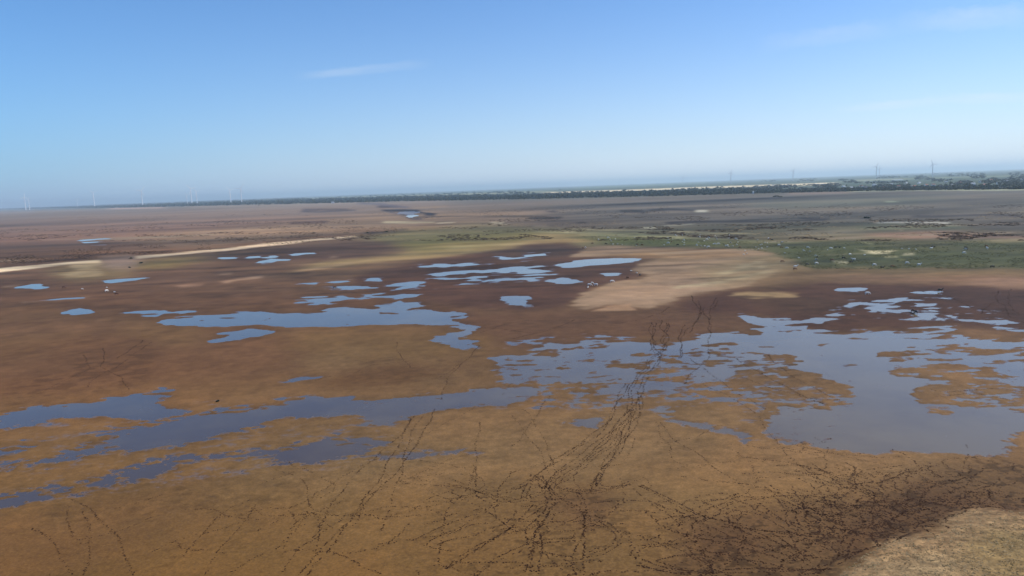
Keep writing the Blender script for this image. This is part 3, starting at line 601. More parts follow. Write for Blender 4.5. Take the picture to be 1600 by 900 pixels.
# ------------------------------------------------------------------ hoof prints along the cattle trails
prmat = simple_mat('wet_print', S((62, 40, 24)), .8, .3, .4, .05)
TRAILS = [
 ([(1018, 504), (1016, 520), (1022, 535), (1018, 548)], 1, .35), ([(1034, 500), (1034, 515), (1044, 525), (1038, 540), (1036, 550)], 1, .35), ([(1068, 508), (1062, 525), (1066, 540), (1062, 560)], 1, .5), ([(1090, 470), (1096, 490), (1085, 505), (1080, 520)], 1, .35),
 ([(1118, 465), (1110, 485), (1108, 505), (1110, 520)], 1, .35), ([(1045, 480), (1030, 490), (1000, 500), (960, 506)], 1, .4), ([(1080, 462), (1090, 480), (1110, 500)], 1, .5), ([(1120, 470), (1115, 480), (1090, 492)], 1, .5),
 ([(1560, 455), (1558, 470), (1570, 480), (1580, 495), (1600, 505)], 1, .35), ([(1580, 452), (1575, 470), (1590, 490)], 1, .35), ([(1440, 455), (1500, 470), (1560, 478)], 1, .5), ([(1600, 462), (1560, 470), (1530, 490)], 1, .35), ([(1480, 462), (1520, 480), (1600, 492)], 1, .5),
 ([(160, 545), (165, 560), (158, 575), (190, 590), (200, 610)], 1, .35), ([(235, 535), (215, 550), (195, 565), (180, 575)], 1, .35), ([(225, 532), (205, 545), (185, 560)], 1, .5), ([(110, 590), (80, 605), (50, 620), (10, 622)], 1, .35), ([(180, 575), (150, 590), (140, 605)], 1, .35), ([(130, 555), (140, 575), (110, 590)], 1, .4),
 ([(720, 570), (735, 555), (750, 540)], 1, .35), ([(690, 590), (705, 580), (720, 568)], 1, .35), ([(750, 520), (800, 505), (860, 500), (930, 502)], 1, .5), ([(800, 530), (860, 515), (900, 500)], 1, .5), ([(740, 512), (780, 514), (830, 520)], 1, .4), ([(620, 535), (625, 555), (640, 575)], 1, .4), ([(540, 590), (580, 572), (640, 565)], 1, .4), ([(490, 595), (520, 588)], 1, .4),  # (outline in photo px, prints across, strength)
 ([(1045, 505), (1036, 530), (1040, 545), (1015, 560), (1010, 575), (990, 600), (982, 620), (985, 650), (975, 670), (955, 695), (930, 712), (900, 735), (880, 755)], 2, .35),
 ([(1022, 505), (1020, 540), (1030, 560), (1010, 590), (1000, 610), (985, 660), (970, 690), (940, 730), (930, 760)], 2, .3),
 ([(1110, 505), (1108, 535), (1105, 560), (1085, 580), (1070, 600)], 1, .2), ([(1100, 480), (1090, 500), (1070, 520), (1060, 560)], 1, .2),
 ([(980, 600), (960, 640), (945, 665), (915, 690), (880, 715), (850, 735), (830, 750), (815, 780)], 2, .4),
 ([(1000, 620), (1000, 650), (980, 680), (960, 710), (940, 740), (925, 770)], 2, .35),
 ([(985, 640), (960, 672), (930, 700), (900, 722), (870, 745), (850, 765)], 3, .5),
 ([(920, 690), (870, 715), (830, 730), (800, 738)], 1, .3),
 ([(720, 570), (700, 595), (680, 640), (670, 665), (645, 700), (620, 735), (595, 765), (570, 790), (545, 820), (520, 850), (490, 880), (480, 900)], 1, .45),
 ([(650, 650), (625, 680), (595, 705), (560, 740), (535, 770), (510, 805), (490, 835), (465, 860), (440, 895)], 1, .3),
 ([(800, 595), (780, 620), (740, 640), (700, 660), (640, 690)], 1, .2),
 ([(640, 655), (600, 740), (560, 790), (530, 830), (500, 860), (470, 900)], 1, .3),
 ([(660, 650), (635, 700), (620, 760), (600, 830)], 1, .2),
 ([(620, 755), (680, 757), (740, 768), (790, 785), (850, 770), (900, 765)], 1, .25),
 ([(880, 752), (830, 782), (780, 790), (770, 815), (740, 820), (700, 835), (650, 840), (590, 850)], 1, .35),
 ([(800, 738), (785, 760), (778, 785), (750, 800), (710, 815), (680, 828), (640, 845)], 1, .5),
 ([(430, 735), (470, 750), (490, 790), (500, 830), (490, 870)], 1, .2), ([(400, 830), (440, 810), (480, 800), (520, 830)], 1, .25),
 ([(400, 790), (370, 830), (340, 870), (320, 900)], 1, .25), ([(390, 780), (350, 800), (310, 840), (290, 870)], 1, .2),
 ([(115, 780), (140, 800), (160, 820), (190, 850), (205, 880), (208, 900)], 1, .3), ([(130, 800), (138, 850), (130, 900)], 1, .25), ([(55, 825), (80, 850), (110, 900)], 1, .2),
 ([(460, 860), (520, 865), (560, 880), (600, 895)], 1, .3), ([(640, 820), (600, 850), (560, 862), (520, 866)], 1, .3),
 ([(840, 745), (860, 780), (850, 810), (835, 830), (838, 860), (830, 895)], 3, .7), ([(900, 770), (915, 800), (912, 840), (905, 870), (908, 900)], 2, .6),
 ([(870, 765), (930, 770), (990, 755)], 2, .4), ([(920, 805), (945, 808), (975, 790), (980, 785)], 1, .5), ([(940, 815), (960, 835), (958, 850), (945, 862), (910, 870)], 2, .5),
 ([(1000, 760), (1040, 780), (1080, 800), (1110, 810), (1160, 820), (1210, 840), (1250, 870), (1290, 900)], 2, .6),
 ([(990, 765), (1020, 790), (1060, 815), (1080, 840), (1090, 848)], 1, .4), ([(1100, 812), (1080, 820), (1075, 840), (1040, 850), (1000, 855), (990, 870)], 2, .5),
 ([(1090, 840), (1140, 848), (1200, 862), (1240, 880)], 2, .8), ([(1130, 820), (1180, 828), (1230, 835), (1290, 840)], 2, .6),
 ([(1030, 660), (1060, 690), (1090, 710), (1120, 735), (1150, 755), (1180, 780), (1220, 810), (1260, 830)], 1, .25),
 ([(1270, 725), (1310, 745), (1340, 760), (1370, 775)], 1, .4), ([(1200, 760), (1250, 790), (1300, 810), (1340, 830)], 1, .4),
 ([(820, 640), (850, 690), (865, 720), (870, 760)], 1, .2), ([(800, 650), (840, 700), (855, 740)], 1, .15), ([(860, 620), (830, 660), (800, 700)], 1, .15),
 ([(1150, 560), (1200, 590), (1260, 620), (1320, 625)], 1, .5), ([(1160, 590), (1220, 610), (1290, 632)], 1, .4), ([(1080, 560), (1130, 600), (1200, 640)], 1, .25),
 ([(1200, 555), (1240, 590), (1300, 620)], 1, .4), ([(1450, 605), (1480, 612), (1560, 608), (1600, 615)], 1, .3), ([(1460, 620), (1520, 616), (1590, 628)], 1, .3),
 ([(750, 660), (740, 740), (700, 800), (690, 880)], 1, .2), ([(1100, 600), (1170, 640), (1240, 720), (1290, 760)], 1, .2),
 ([(940, 740), (935, 760), (960, 765)], 2, .4), ([(700, 770), (760, 800), (800, 830), (850, 850)], 1, .4), ([(740, 900), (780, 870), (840, 850), (900, 845)], 2, .5),
 ([(700, 890), (740, 860), (790, 830), (840, 790)], 2, .6), ([(1040, 850), (1080, 870), (1120, 900)], 1, .5), ([(1000, 880), (1060, 895), (1200, 893), (1300, 890)], 2, .7)]
def to_px(p):
    d = p-Vector((0, 0, H)); z = d.dot(F0); return 800+FPX*d.dot(CR)/z, 450-FPX*d.dot(CU)/z
pv, pf = [], []
def print_at(x, y, r):
    wr, z = ground_z(x, y)
    if z < -.02 and not 880 < to_px(Vector((x, y, 0)))[0] < 1180: return
    if z < .0: z = 0.0
    z += .012
    n = 6; a0 = rnd.random()*6.28; k0 = len(pv)
    el = 1+rnd.random()*.6; th = rnd.random()*6.28; ct, st = math.cos(th), math.sin(th)
    for k in range(n):
        rr = r*(.75+.5*rnd.random()); a = a0+k*6.283/n
        u, v = rr*math.cos(a)*el, rr*math.sin(a)
        pv.append((x+u*ct-v*st, y+u*st+v*ct, z))
    pf.append(tuple(range(k0, k0+n)))
def smooth_path(P_):
    """Catmull-Rom through world points"""
    out = []
    for i in range(len(P_)-1):
        a = P_[max(0, i-1)]; b_ = P_[i]; c = P_[i+1]; d = P_[min(len(P_)-1, i+2)]
        n = max(2, int((c-b_).length/.28))
        for k in range(n):
            t = k/n
            out.append(.5*((2*b_)+(c-a)*t+(2*a-5*b_+4*c-d)*t*t+(3*b_-a-3*c+d)*t**3))
    return out
def walk(world_pts, across, strength):
    pts = smooth_path(world_pts)
    ph = rnd.random()*10; dev = 0
    for rep in range(across):
        off = (rep-(across-1)/2)*.7
        ph = rnd.random()*100
        for i, p in enumerate(pts):
            t = i*.05
            w = math.sin(t+ph)*.35+math.sin(t*2.7+ph*2)*.25
            d = pts[min(i+1, len(pts)-1)]-pts[max(0, i-1)]
            if d.length == 0: continue
            nrm = Vector((-d.y, d.x, 0))/d.length
            clump = .5+.5*math.sin(i*.13+ph*3)*math.sin(i*.037+ph)
            if rnd.random() > .35+strength*.8*clump+.2: continue
            q = p+nrm*(off+w*.8+rnd.gauss(0, .09))
            if q.y < 45 or q.y > 420: continue
            print_at(q.x, q.y, rnd.uniform(.055, .12)*max(1, q.y/170)*(1+.4*strength))
for ln, ac, st_ in TRAILS:
    walk([px_ground(x, y) for x, y in ln], ac, st_)
# wandering trails inside the trampled area
DENSE = [((700, 760), (1100, 900), 46, .35), ((1060, 790), (1500, 900), 80, .45), ((1180, 710), (1620, 810), 60, .3), ((1280, 745), (1540, 850), 75, .45), ((0, 790), (700, 900), 16, .12), ((400, 730), (800, 820), 12, .15), ((940, 660), (1300, 760), 10, .12)]
def sand_free(x, y):
    return raster_sand[int(min(max(y-RY0, 0), RH-1)), int(min(max(x-RX0, 0), RW-1))] < .5
raster_sand = raster(SAND); raster_green = raster(GREEN)
for (x0, y0), (x1, y1), n, st_ in DENSE:
    for _ in range(n):
        x, y = rnd.uniform(x0, x1), rnd.uniform(y0, y1)
        p = px_ground(x, y); hd = rnd.random()*6.28; pts = [p]
        for k in range(rnd.randint(5, 16)):
            hd += rnd.gauss(0, .32); q = pts[-1]+Vector((math.cos(hd), math.sin(hd), 0))*rnd.uniform(.9, 2.4)
            a, b_ = to_px(q)
            if not (x0-40 < a < x1+60 and y0-20 < b_ < 930) or not sand_free(a, b_): break
            pts.append(q)
        if len(pts) > 2: walk(pts, 1, st_)
me = bpy.data.meshes.new('hoof_prints'); me.from_pydata(pv, [], pf); me.materials.append(prmat)
tag(link(bpy.data.objects.new('hoof_prints', me)), 'dark hoof prints trodden into the ochre mud along winding cattle trails', 'hoof prints', kind='stuff')
print('prints', len(pf))

# ------------------------------------------------------------------ haze
hz = bpy.data.materials.new('haze_air'); hz.use_nodes = True
nt = hz.node_tree; nt.nodes.clear()
ho = nt.nodes.new('ShaderNodeOutputMaterial'); pvn = nt.nodes.new('ShaderNodeVolumePrincipled')
pvn.inputs['Color'].default_value = (.74, .91, 1.0, 1); pvn.inputs['Density'].default_value = 7e-5; pvn.inputs['Anisotropy'].default_value = 0.25
nt.links.new(pvn.outputs[0], ho.inputs['Volume'])
bm = bmesh.new(); bmesh.ops.create_cube(bm, size=1)
for v in bm.verts: v.co = Vector((v.co.x*250000, 28500+v.co.y*65000, 119+v.co.z*242))
haze = bmobj('haze', bm, hz); tag(haze, 'pale blue haze over the far plain', 'haze', kind='stuff')

# ------------------------------------------------------------------ woods, trees and bushes
def hor(x): return 293.2-(x-800)*math.tan(ROLL)
def at_dist(x, D): return px_ground(x, hor(x)+FPX*H/D)
BASE = [(-60, 329), (0, 328), (100, 326), (200, 325), (400, 320.5), (520, 318), (600, 315.8), (700, 314), (800, 312.5), (900, 310), (1000, 307.7), (1100, 305.3), (1200, 302.3), (1300, 300), (1400, 298.2), (1500, 297), (1600, 296), (1680, 295)]
def base_y(x): return float(np.interp(x, [b_[0] for b_ in BASE], [b_[1] for b_ in BASE]))
leaf_mats = [simple_mat('dark_foliage', S((34, 56, 42)), .7, .35, .15), simple_mat('mid_foliage', S((58, 74, 46)), .7, .35, .3), simple_mat('grey_green_foliage', S((66, 78, 60)), .7, .3, .3)]
bark = simple_mat('bark', S((84, 68, 54)), .9, .3, 3)
nrg = np.random.default_rng(5)
def crown_quads(n, w, h, z0, q):
    """leaf clumps spread through an uneven crown"""
    V_, F_ = [], []
    lob = [(nrg.uniform(-.3, .3)*w, nrg.uniform(-.3, .3)*w, z0+h*nrg.uniform(.25, .75), nrg.uniform(.28, .42)) for _ in range(5)]
    for i in range(n):
        lx, ly, lz, lr = lob[i % 5]
        d = nrg.normal(size=3); d /= np.linalg.norm(d); r = nrg.uniform(.6, 1)**.5*lr
        c = np.array([lx+d[0]*r*w, ly+d[1]*r*w, max(z0*.8, lz+d[2]*r*h)])
        a = nrg.normal(size=3); a /= np.linalg.norm(a); b_ = np.cross(a, nrg.normal(size=3)); b_ /= np.linalg.norm(b_)
        s_ = q*nrg.uniform(.6, 1.3); k = len(V_)
        V_ += [c-a*s_-b_*s_*.7, c+a*s_-b_*s_*.6, c+a*s_*.8+b_*s_*.8, c-a*s_*.7+b_*s_]
        F_.append((k, k+1, k+2, k+3))
    return np.array(V_), np.array(F_)
# the wood along the dyke and the woods behind it: far off, one mass
protos = [crown_quads(34, 11, 11, 1.0, 1.9) for _ in range(6)]
wv_, wf_, off = [], [], 0
def add_crown(x, y, sc, sz):
    global off
    pv_, pf_ = protos[nrg.integers(6)]
    a = nrg.uniform(0, 6.28); ca, sa = math.cos(a), math.sin(a)
    q = np.stack([(pv_[:, 0]*ca-pv_[:, 1]*sa)*sc+x, (pv_[:, 0]*sa+pv_[:, 1]*ca)*sc+y, pv_[:, 2]*sz], 1)
    wv_.append(q); wf_.append(pf_+off); off += len(q)
n_w = 0
for i in range(11500):
    x = nrg.uniform(-60, 1670); up = nrg.uniform(0, 1)
    by = base_y(x); hy = hor(x)
    if x > 1180:
        thick = (by-hy-3); t = up**1.7
        g = vnoise(np.array([x/30.]), np.array([up*9]), 5)[0]
        if t > .12 and g < .05: continue
    else:
        t = up; thick = 7.0 if x > 480 else max(2.5, by-hy-1.6)
        if up > .85 and x > 480:      # thinner woods between the belt and the skyline
            t = nrg.uniform(1.2, 2.6); thick = min(5.2, (by-hy)/3)
            if vnoise(np.array([x/60.]), np.array([t*5]), 9)[0] < .1: continue
    y = by-.4-t*thick
    if y < hy+1.2: continue
    if 840 < x < 1320 and abs(y+1.5-np.interp(x, [850, 1000, 1100, 1200, 1310], [302, 297, 293, 290, 287])) < 2.6 and y < by-6: continue
    p = px_ground(x, y); D = p.length
    sc = min(3.2, max(1.0, D/2600))*nrg.uniform(.7, 1.25)
    hz_ = nrg.uniform(.6, 1.05)*(1.0 if x < 1180 else .75)
    add_crown(p.x, p.y, sc, hz_*min(1.5, max(1, D/4000))); n_w += 1
wood = npobj('woodland', np.concatenate(wv_), np.concatenate(wf_), leaf_mats[0])
tag(wood, 'dark belt of woodland running below the horizon across the far plain', 'woodland', kind='stuff')
print('wood crowns', n_w)

def tree_meshes(h, w, mat, n):
    vv, ff = crown_quads(n, w, h*.8, h*.2, w*.10)
    me = bpy.data.meshes.new('crown'); me.from_pydata(vv.tolist(), [], ff.tolist()); me.materials.append(mat)
    bm = bmesh.new()
    def limb(a, b_, r0, r1):
        a, b_ = Vector(a), Vector(b_); d = (b_-a); L = d.length
        q = d.to_track_quat('Z', 'Y').to_matrix().to_4x4(); q.translation = (a+b_)/2
        bmesh.ops.create_cone(bm, cap_ends=True, segments=7, radius1=r0, radius2=r1, depth=L, matrix=q)
    limb((0, 0, -.3), (.1, 0, h*.5), .03*h, .018*h)
    for k in range(4):
        a = k*1.6; limb((.05, 0, h*(.25+.06*k)), (math.cos(a)*w*.3, math.sin(a)*w*.3, h*(.5+.07*k)), .013*h, .006*h)
    mt = bpy.data.meshes.new('trunk'); bm.to_mesh(mt); bm.free(); mt.materials.append(bark)
    return me, mt
TREES = [tree_meshes(11, 8, leaf_mats[0], 150), tree_meshes(14, 7, leaf_mats[1], 150), tree_meshes(8, 8, leaf_mats[2], 130), tree_meshes(10, 10, leaf_mats[1], 170)]
TL = ['dark round crowned tree', 'tall narrow mid green tree', 'low grey green tree', 'broad spreading green tree']
def tree(x, y, kind, sc, label, group):
    p = px_ground(x, y)
    e = tag(bpy.data.objects.new('tree', None), label, 'tree', group); e.location = (p.x, p.y, .05)
    e.scale = (sc, sc, sc*rnd.uniform(.9, 1.1)); e.rotation_euler = (0, 0, rnd.random()*6.28); link(e)
    link(bpy.data.objects.new('crown', TREES[kind][0]), e); link(bpy.data.objects.new('trunk', TREES[kind][1]), e)
for i in range(118):
    x = 1120+i*4.3+rnd.uniform(-2, 2); k = rnd.randrange(4)
    front = rnd.random() < .6
    y = base_y(x)-(.2 if front else rnd.uniform(1.5, 8))
    where = 'edging the wood' if front else 'among far houses'
    part_ = 'left of the white hut' if x < 1177 else ('between hut and greenhouse' if x < 1310 else ('in the right half' if x < 1470 else 'near the right end'))
    tree(x, y, k, rnd.uniform(.7, 1.1), TL[k]+' '+where+' '+part_, 'trees along the far dyke')
for x, y, lab in [(404, 321.6, 'small dark round tree alone on the plain below the left wood'), (545, 316.2, 'lone dark tree just below the wood, left of the creek'),
                  (1026, 307.3, 'first of the lone trees at the foot of the belt, centre right'), (985, 308.4, 'low tree at the foot of the belt left of centre right')]:
    tree(x, y, 0, .8, lab, None)
# low tussocks: far too many to count, one object per kind
straw = simple_mat('dry_straw', S((150, 128, 92)), .9, .3, .2, .1); sedge = simple_mat('dark_sedge', S((72, 56, 42)), .9, .35, .05, .1)
sward = simple_mat('pasture_tussock', S((82, 84, 50)), .9, .35, .05, .1)
def tussocks(name, label, cat, mat, n, sampler, w_, h_, accept):
    V_, F_ = [], []; k = 0; tries = 0
    while k < n and tries < n*6:
        tries += 1
        x, y = sampler(); p = px_ground(x, y)
        if not accept(x, y, p): continue
        gz = ground_z(p.x, p.y)
        if gz[1] < .015: continue
        w = nrg.uniform(*w_); h = nrg.uniform(*h_); z = gz[0]-.03
        for q in range(3):
            a = nrg.uniform(0, 3.14); c, s_ = math.cos(a)*w*.5, math.sin(a)*w*.5; ox, oy = nrg.uniform(-.3, .3, 2)*w
            b0 = len(V_); t = nrg.uniform(.5, .9); ln_ = nrg.choice((-1, 1))*nrg.uniform(1.0, 1.8)
            V_ += [(p.x+ox-c, p.y+oy-s_, z), (p.x+ox+c, p.y+oy+s_, z), (p.x+ox+c*t-s_*ln_, p.y+oy+s_*t+c*ln_, z+.03+h*nrg.uniform(.6, 1)), (p.x+ox-c*t-s_*ln_, p.y+oy-s_*t+c*ln_, z+.03+h)]
            F_.append((b0, b0+1, b0+2, b0+3))
        k += 1
    return tag(npobj(name, V_, F_, mat), label, cat, kind='stuff')
def vn(x, y, sd_): return float(vnoise(np.array([x]), np.array([y]), sd_)[0])
def clumped(sx, sy, th, sd_): return lambda x, y, p: vn(x/sx, y/sy, sd_)+.5*vn(x/sx*3, y/sy*2.3, sd_+1) > th
far_s = lambda: (nrg.uniform(-80, 1680), 318+58*nrg.uniform(0, 1)**.8)
def far_ok(cl): return lambda x, y, p: y > base_y(x)+2 and cl(x, y, p)
tussocks('sedge_tussocks', 'dark brown sedge tussocks in streaks over the far marsh', 'tussocks', sedge, 9000, far_s, (.7, 3.2), (.10, .28), far_ok(clumped(60, 4, .22, 61)))
tussocks('straw_tussocks', 'pale dry straw tussocks scattered over the far marsh', 'tussocks', straw, 2600, far_s, (.7, 3.0), (.06, .16), far_ok(clumped(50, 3.5, .38, 67)))
tussocks('rough_grass', 'rough brown grass beside the pale sandy track', 'grass', sedge, 3000, lambda: (nrg.uniform(-60, 620), nrg.uniform(352, 412)), (.5, 1.6), (.08, .2), lambda x, y, p: -3 < (412-x*.075)-y < 14 and vn(x/40, y/5, 71) > -.1)
tussocks('pasture_grass', 'uneven green grass tussocks over the pasture', 'grass', sward, 5000, lambda: (nrg.uniform(900, 1680), nrg.uniform(368, 421)), (.4, 1.5), (.04, .10), lambda x, y, p: raster_green[int(y-RY0), int(x-RX0)] > .5 and vn(x/30, y/4, 77) > -.15)
tussocks('dry_grass', 'short dry grass over the pale ground in the near right corner', 'grass', straw, 5200, lambda: (nrg.uniform(1260, 1720), nrg.uniform(795, 990)), (.08, .28), (.01, .04), lambda x, y, p: not sand_free(x, y))
tussocks('low_weeds', 'low olive brown weeds over the pale ground in the near right corner', 'weeds', simple_mat('weed', S((112, 100, 66)), .9, .3, .05, .1), 1700, lambda: (nrg.uniform(1260, 1720), nrg.uniform(795, 990)), (.08, .24), (.01, .035), lambda x, y, p: not sand_free(x, y) and vn(p.x/2.2, p.y/2.2, 83) > .05)
# bushes
def bush(x, y, w, h, label, mat=leaf_mats[0], n=110):
    p = px_ground(x, y)
    vv, ff = crown_quads(n, w, h, .05, max(.12, w*.06))
    me = bpy.data.meshes.new('bush'); me.from_pydata(vv.tolist(), [], ff.tolist()); me.materials.append(mat)
    o = tag(link(bpy.data.objects.new('bush', me)), label, 'bush'); o.location = (p.x, p.y, .02)
bush(1212, 307.5, 13, 2.6, 'long dark thicket on the far plain just below the belt', n=240)
bush(1219, 307.8, 8, 2.0, 'low dark bush touching the right end of the long thicket')
bush(204, 405, 3.2, 1.4, 'dark bush at the gap in the pale sandy track'); bush(221, 412, 3.0, 1.2, 'dark low bush right of and below the gap in the sandy track')
bush(202, 419, 2.2, 1.0, 'small dark bush above the narrow pool on the left'); bush(604, 362.5, 4, 1.2, 'dark scrub clump on the bank below the creek')
bush(574, 364, 4, 1.0, 'low brown green scrub left of the clump below the creek', leaf_mats[1]); bush(1357, 341, 7, 1.6, 'dark scrub patch above the row of pale puddle streaks')
bush(1312, 387.5, 2.0, 1.0, 'dark bush in the middle of the green pasture'); bush(340, 628, .5, .3, 'tiny dark tuft on bare mud above the western lagoon')
bush(455, 369.5, 2, .8, 'small tuft beside the pale sandy track')

# ------------------------------------------------------------------ houses
wall_m = [simple_mat('white_plaster', (.78, .77, .73), .8, .06, 1), simple_mat('cream_plaster', (.62, .54, .42), .8, .08, 1), simple_mat('pale_blue_plaster', (.52, .6, .66), .8, .06, 1)]
roof_m = [simple_mat('red_tiles', (.32, .13, .08), .8, .2, 2), simple_mat('grey_sheet', (.42, .44, .46), .5, .1, 1), simple_mat('dark_tiles', (.10, .10, .11), .8, .2, 2)]
glass_m = simple_mat('window_glass', (.04, .05, .06), .15, .1, 1, .5); door_m = simple_mat('door_wood', (.16, .10, .06), .6, .2, 2)
def box(bm, x0, x1, y0, y1, z0, z1):
    vs = [bm.verts.new(v) for v in ((x0, y0, z0), (x1, y0, z0), (x1, y1, z0), (x0, y1, z0), (x0, y0, z1), (x1, y0, z1), (x1, y1, z1), (x0, y1, z1))]
    for f in ((0, 3, 2, 1), (4, 5, 6, 7), (0, 1, 5, 4), (1, 2, 6, 5), (2, 3, 7, 6), (3, 0, 4, 7)): bm.faces.new([vs[i] for i in f])
HP = {}
def house_parts(L, W, h, wi, ri):
    key = (L, W, h, wi, ri)
    if key in HP: return HP[key]
    out = []
    bm = bmesh.new()                                        # walls with gable ends
    rh = W*.34
    for sx in (-1, 1):
        vs = [bm.verts.new((sx*L/2, a, z)) for a, z in ((-W/2, -.3), (W/2, -.3), (W/2, h), (0, h+rh), (-W/2, h))]
        bm.faces.new(vs if sx > 0 else vs[::-1])
    for sy in (-1, 1):
        vs = [bm.verts.new((a, sy*W/2, z)) for a, z in ((-L/2, -.3), (L/2, -.3), (L/2, h), (-L/2, h))]
        bm.faces.new(vs if sy < 0 else vs[::-1])
    out.append(('wall', bm, wall_m[wi], None))
    bm = bmesh.new()
    for sy in (-1, 1):
        e = .5
        a = Vector((0, 0, h+rh+.12)); b_ = Vector((0, sy*(W/2+e), h-rh*2*e/W+.12))
        t = Vector((0, 0, .18)); q = [Vector((-L/2-e, 0, 0)), Vector((L/2+e, 0, 0))]
        v = [bm.verts.new(p) for p in (a+q[0], a+q[1], b_+q[1], b_+q[0], a+q[0]+t, a+q[1]+t, b_+q[1]+t, b_+q[0]+t)]
        for f in ((0, 1, 2, 3), (7, 6, 5, 4), (2, 6, 7, 3), (0, 3, 7, 4), (1, 5, 6, 2)): bm.faces.new([v[i] for i in f])
    out.append(('roof', bm, roof_m[ri], None))
    bm = bmesh.new(); box(bm, L*.2, L*.2+.7, .3, 1.0, h+rh*.4, h+rh+1.0); out.append(('chimney', bm, roof_m[0], 'roof'))
    for k in (-1, 1):
        bm = bmesh.new(); box(bm, k*L*.28-.6, k*L*.28+.6, -W/2-.05, -W/2+.02, 1.0, 2.2); out.append(('window', bm, glass_m, None))
    bm = bmesh.new(); box(bm, -.5, .5, -W/2-.06, -W/2+.02, 0, 2.05); out.append(('door', bm, door_m, None))
    res = []
    for nme, bm, mt, par in out:
        bmesh.ops.recalc_face_normals(bm, faces=bm.faces)
        me = bpy.data.meshes.new(nme); bm.to_mesh(me); bm.free(); me.materials.append(mt); res.append((nme, me, par))
    HP[key] = res
    return res
def house(x, y, L, W, h, wi, ri, rot, label, group='houses of the far village', name='house', cat='house'):
    p = px_ground(x, y)
    e = tag(bpy.data.objects.new(name, None), label, cat, group); e.location = (p.x, p.y, .06)
    e.rotation_euler = (0, 0, rot); link(e); made = {}
    for nme, me, par in house_parts(L, W, h, wi, ri):
        o = bpy.data.objects.new(nme, me); link(o, made[par] if par else e); made[nme] = o
WN = ['white', 'cream', 'pale blue']; RN = ['red tiled', 'grey metal', 'dark tiled']
HS = [(1182, 300), (1208, 290), (1222, 299), (1237, 297), (1252, 296.5), (1268, 296), (1284, 295), (1296, 293), (1318, 293), (1330, 296), (1345, 292), (1352, 295.5), (1366, 291), (1380, 295), (1392, 290), (1404, 293.5), (1416, 288),
      (1428, 293), (1436, 287), (1447, 292), (1458, 290), (1468, 293), (1478, 286.5), (1490, 291), (1498, 288), (1510, 284.5), (1520, 289), (1532, 285), (1538, 291), (1548, 283.5), (1560, 288), (1572, 285), (1583, 290), (1590, 284), (1597, 281.5)]
def spot(x): return ('by the white hut' if x < 1230 else 'behind the white greenhouse' if x < 1320 else 'under the first right-hand turbine' if x < 1410 else 'under the farthest right turbine' if x < 1490 else 'towards the right edge')
for i, (x, y) in enumerate(HS):
    wi = rnd.choice([0, 0, 0, 1, 2]); ri = rnd.choice([0, 1, 1, 2])
    house(x, y, rnd.choice([9, 11, 13]), 7, rnd.choice([3.2, 4.2, 5.6]), wi, ri, rnd.uniform(-.6, .6), '%s house with %s roof among the far trees %s' % (WN[wi], RN[ri], spot(x)))
for x, y, lab in [(348, 313.5, 'far pale house on the left skyline behind the wood'), (392, 314, 'far white farmhouse left of centre behind the wood'), (520, 317.6, 'pale house at the foot of the belt left of the creek'), (622, 309, 'small white house inside the belt above the creek'),
                  (757, 306, 'white farmhouse behind the belt near the middle'), (905, 304, 'pale house behind the belt right of the middle'), (1063, 299, 'white house in the belt left of the village')]:
    house(x, y, 14, 8, 5.6, 0, 1, .1, lab, None)
# white hut with a steep cap, and the long greenhouse
p = px_ground(1177, 303.2)
e = tag(bpy.data.objects.new('hut', None), 'tall narrow white hut standing out in front of the dark belt', 'hut'); e.location = (p.x, p.y, .06); link(e)
bm = bmesh.new(); box(bm, -1.6, 1.6, -1.6, 1.6, -.3, 7.2); bmobj('wall', bm, wall_m[0], e)
bm = bmesh.new(); bmesh.ops.create_cone(bm, cap_ends=True, segments=4, radius1=2.7, radius2=.1, depth=1.8, matrix=Matrix.Translation((0, 0, 8.11)) @ Matrix.Rotation(math.pi/4, 4, 'Z')); bmobj('roof', bm, wall_m[0], e)
bm = bmesh.new(); box(bm, -.5, .5, -1.65, -1.59, 0, 2.1); bmobj('door', bm, door_m, e)
def long_shed(x, y, L, label, rot):
    p = px_ground(x, y)
    e = tag(bpy.data.objects.new('greenhouse', None), label, 'greenhouse', 'long white greenhouses'); e.location = (p.x, p.y, .06); e.rotation_euler = (0, 0, rot); link(e)
    bm = bmesh.new(); n = 9; prof = [(-4, 0)]+[(4*math.cos(math.pi-math.pi*k/n), 1.2+2.6*math.sin(math.pi*k/n)) for k in range(n+1)]+[(4, 0)]
    a = [bm.verts.new((-L/2, y_, z_)) for y_, z_ in prof]; b_ = [bm.verts.new((L/2, y_, z_)) for y_, z_ in prof]
    for k in range(len(prof)-1): bm.faces.new((a[k], b_[k], b_[k+1], a[k+1]))
    bm.faces.new(a); bm.faces.new(b_[::-1]); bmobj('cover', bm, wall_m[0], e)
    for sx in (-1, 1):
        bm = bmesh.new(); box(bm, sx*(L/2+.03)-.04, sx*(L/2+.03)+.04, -1.2, 1.2, 0, 2.4); bmobj('door', bm, door_m, e)
long_shed(1285, 288.3, 95, 'long white greenhouse in the fields behind the belt', .05)
long_shed(1225, 291.5, 40, 'short white greenhouse left of the long one', .05)
long_shed(1402, 281.5, 70, 'white greenhouse near the skyline under the turbines', .02)

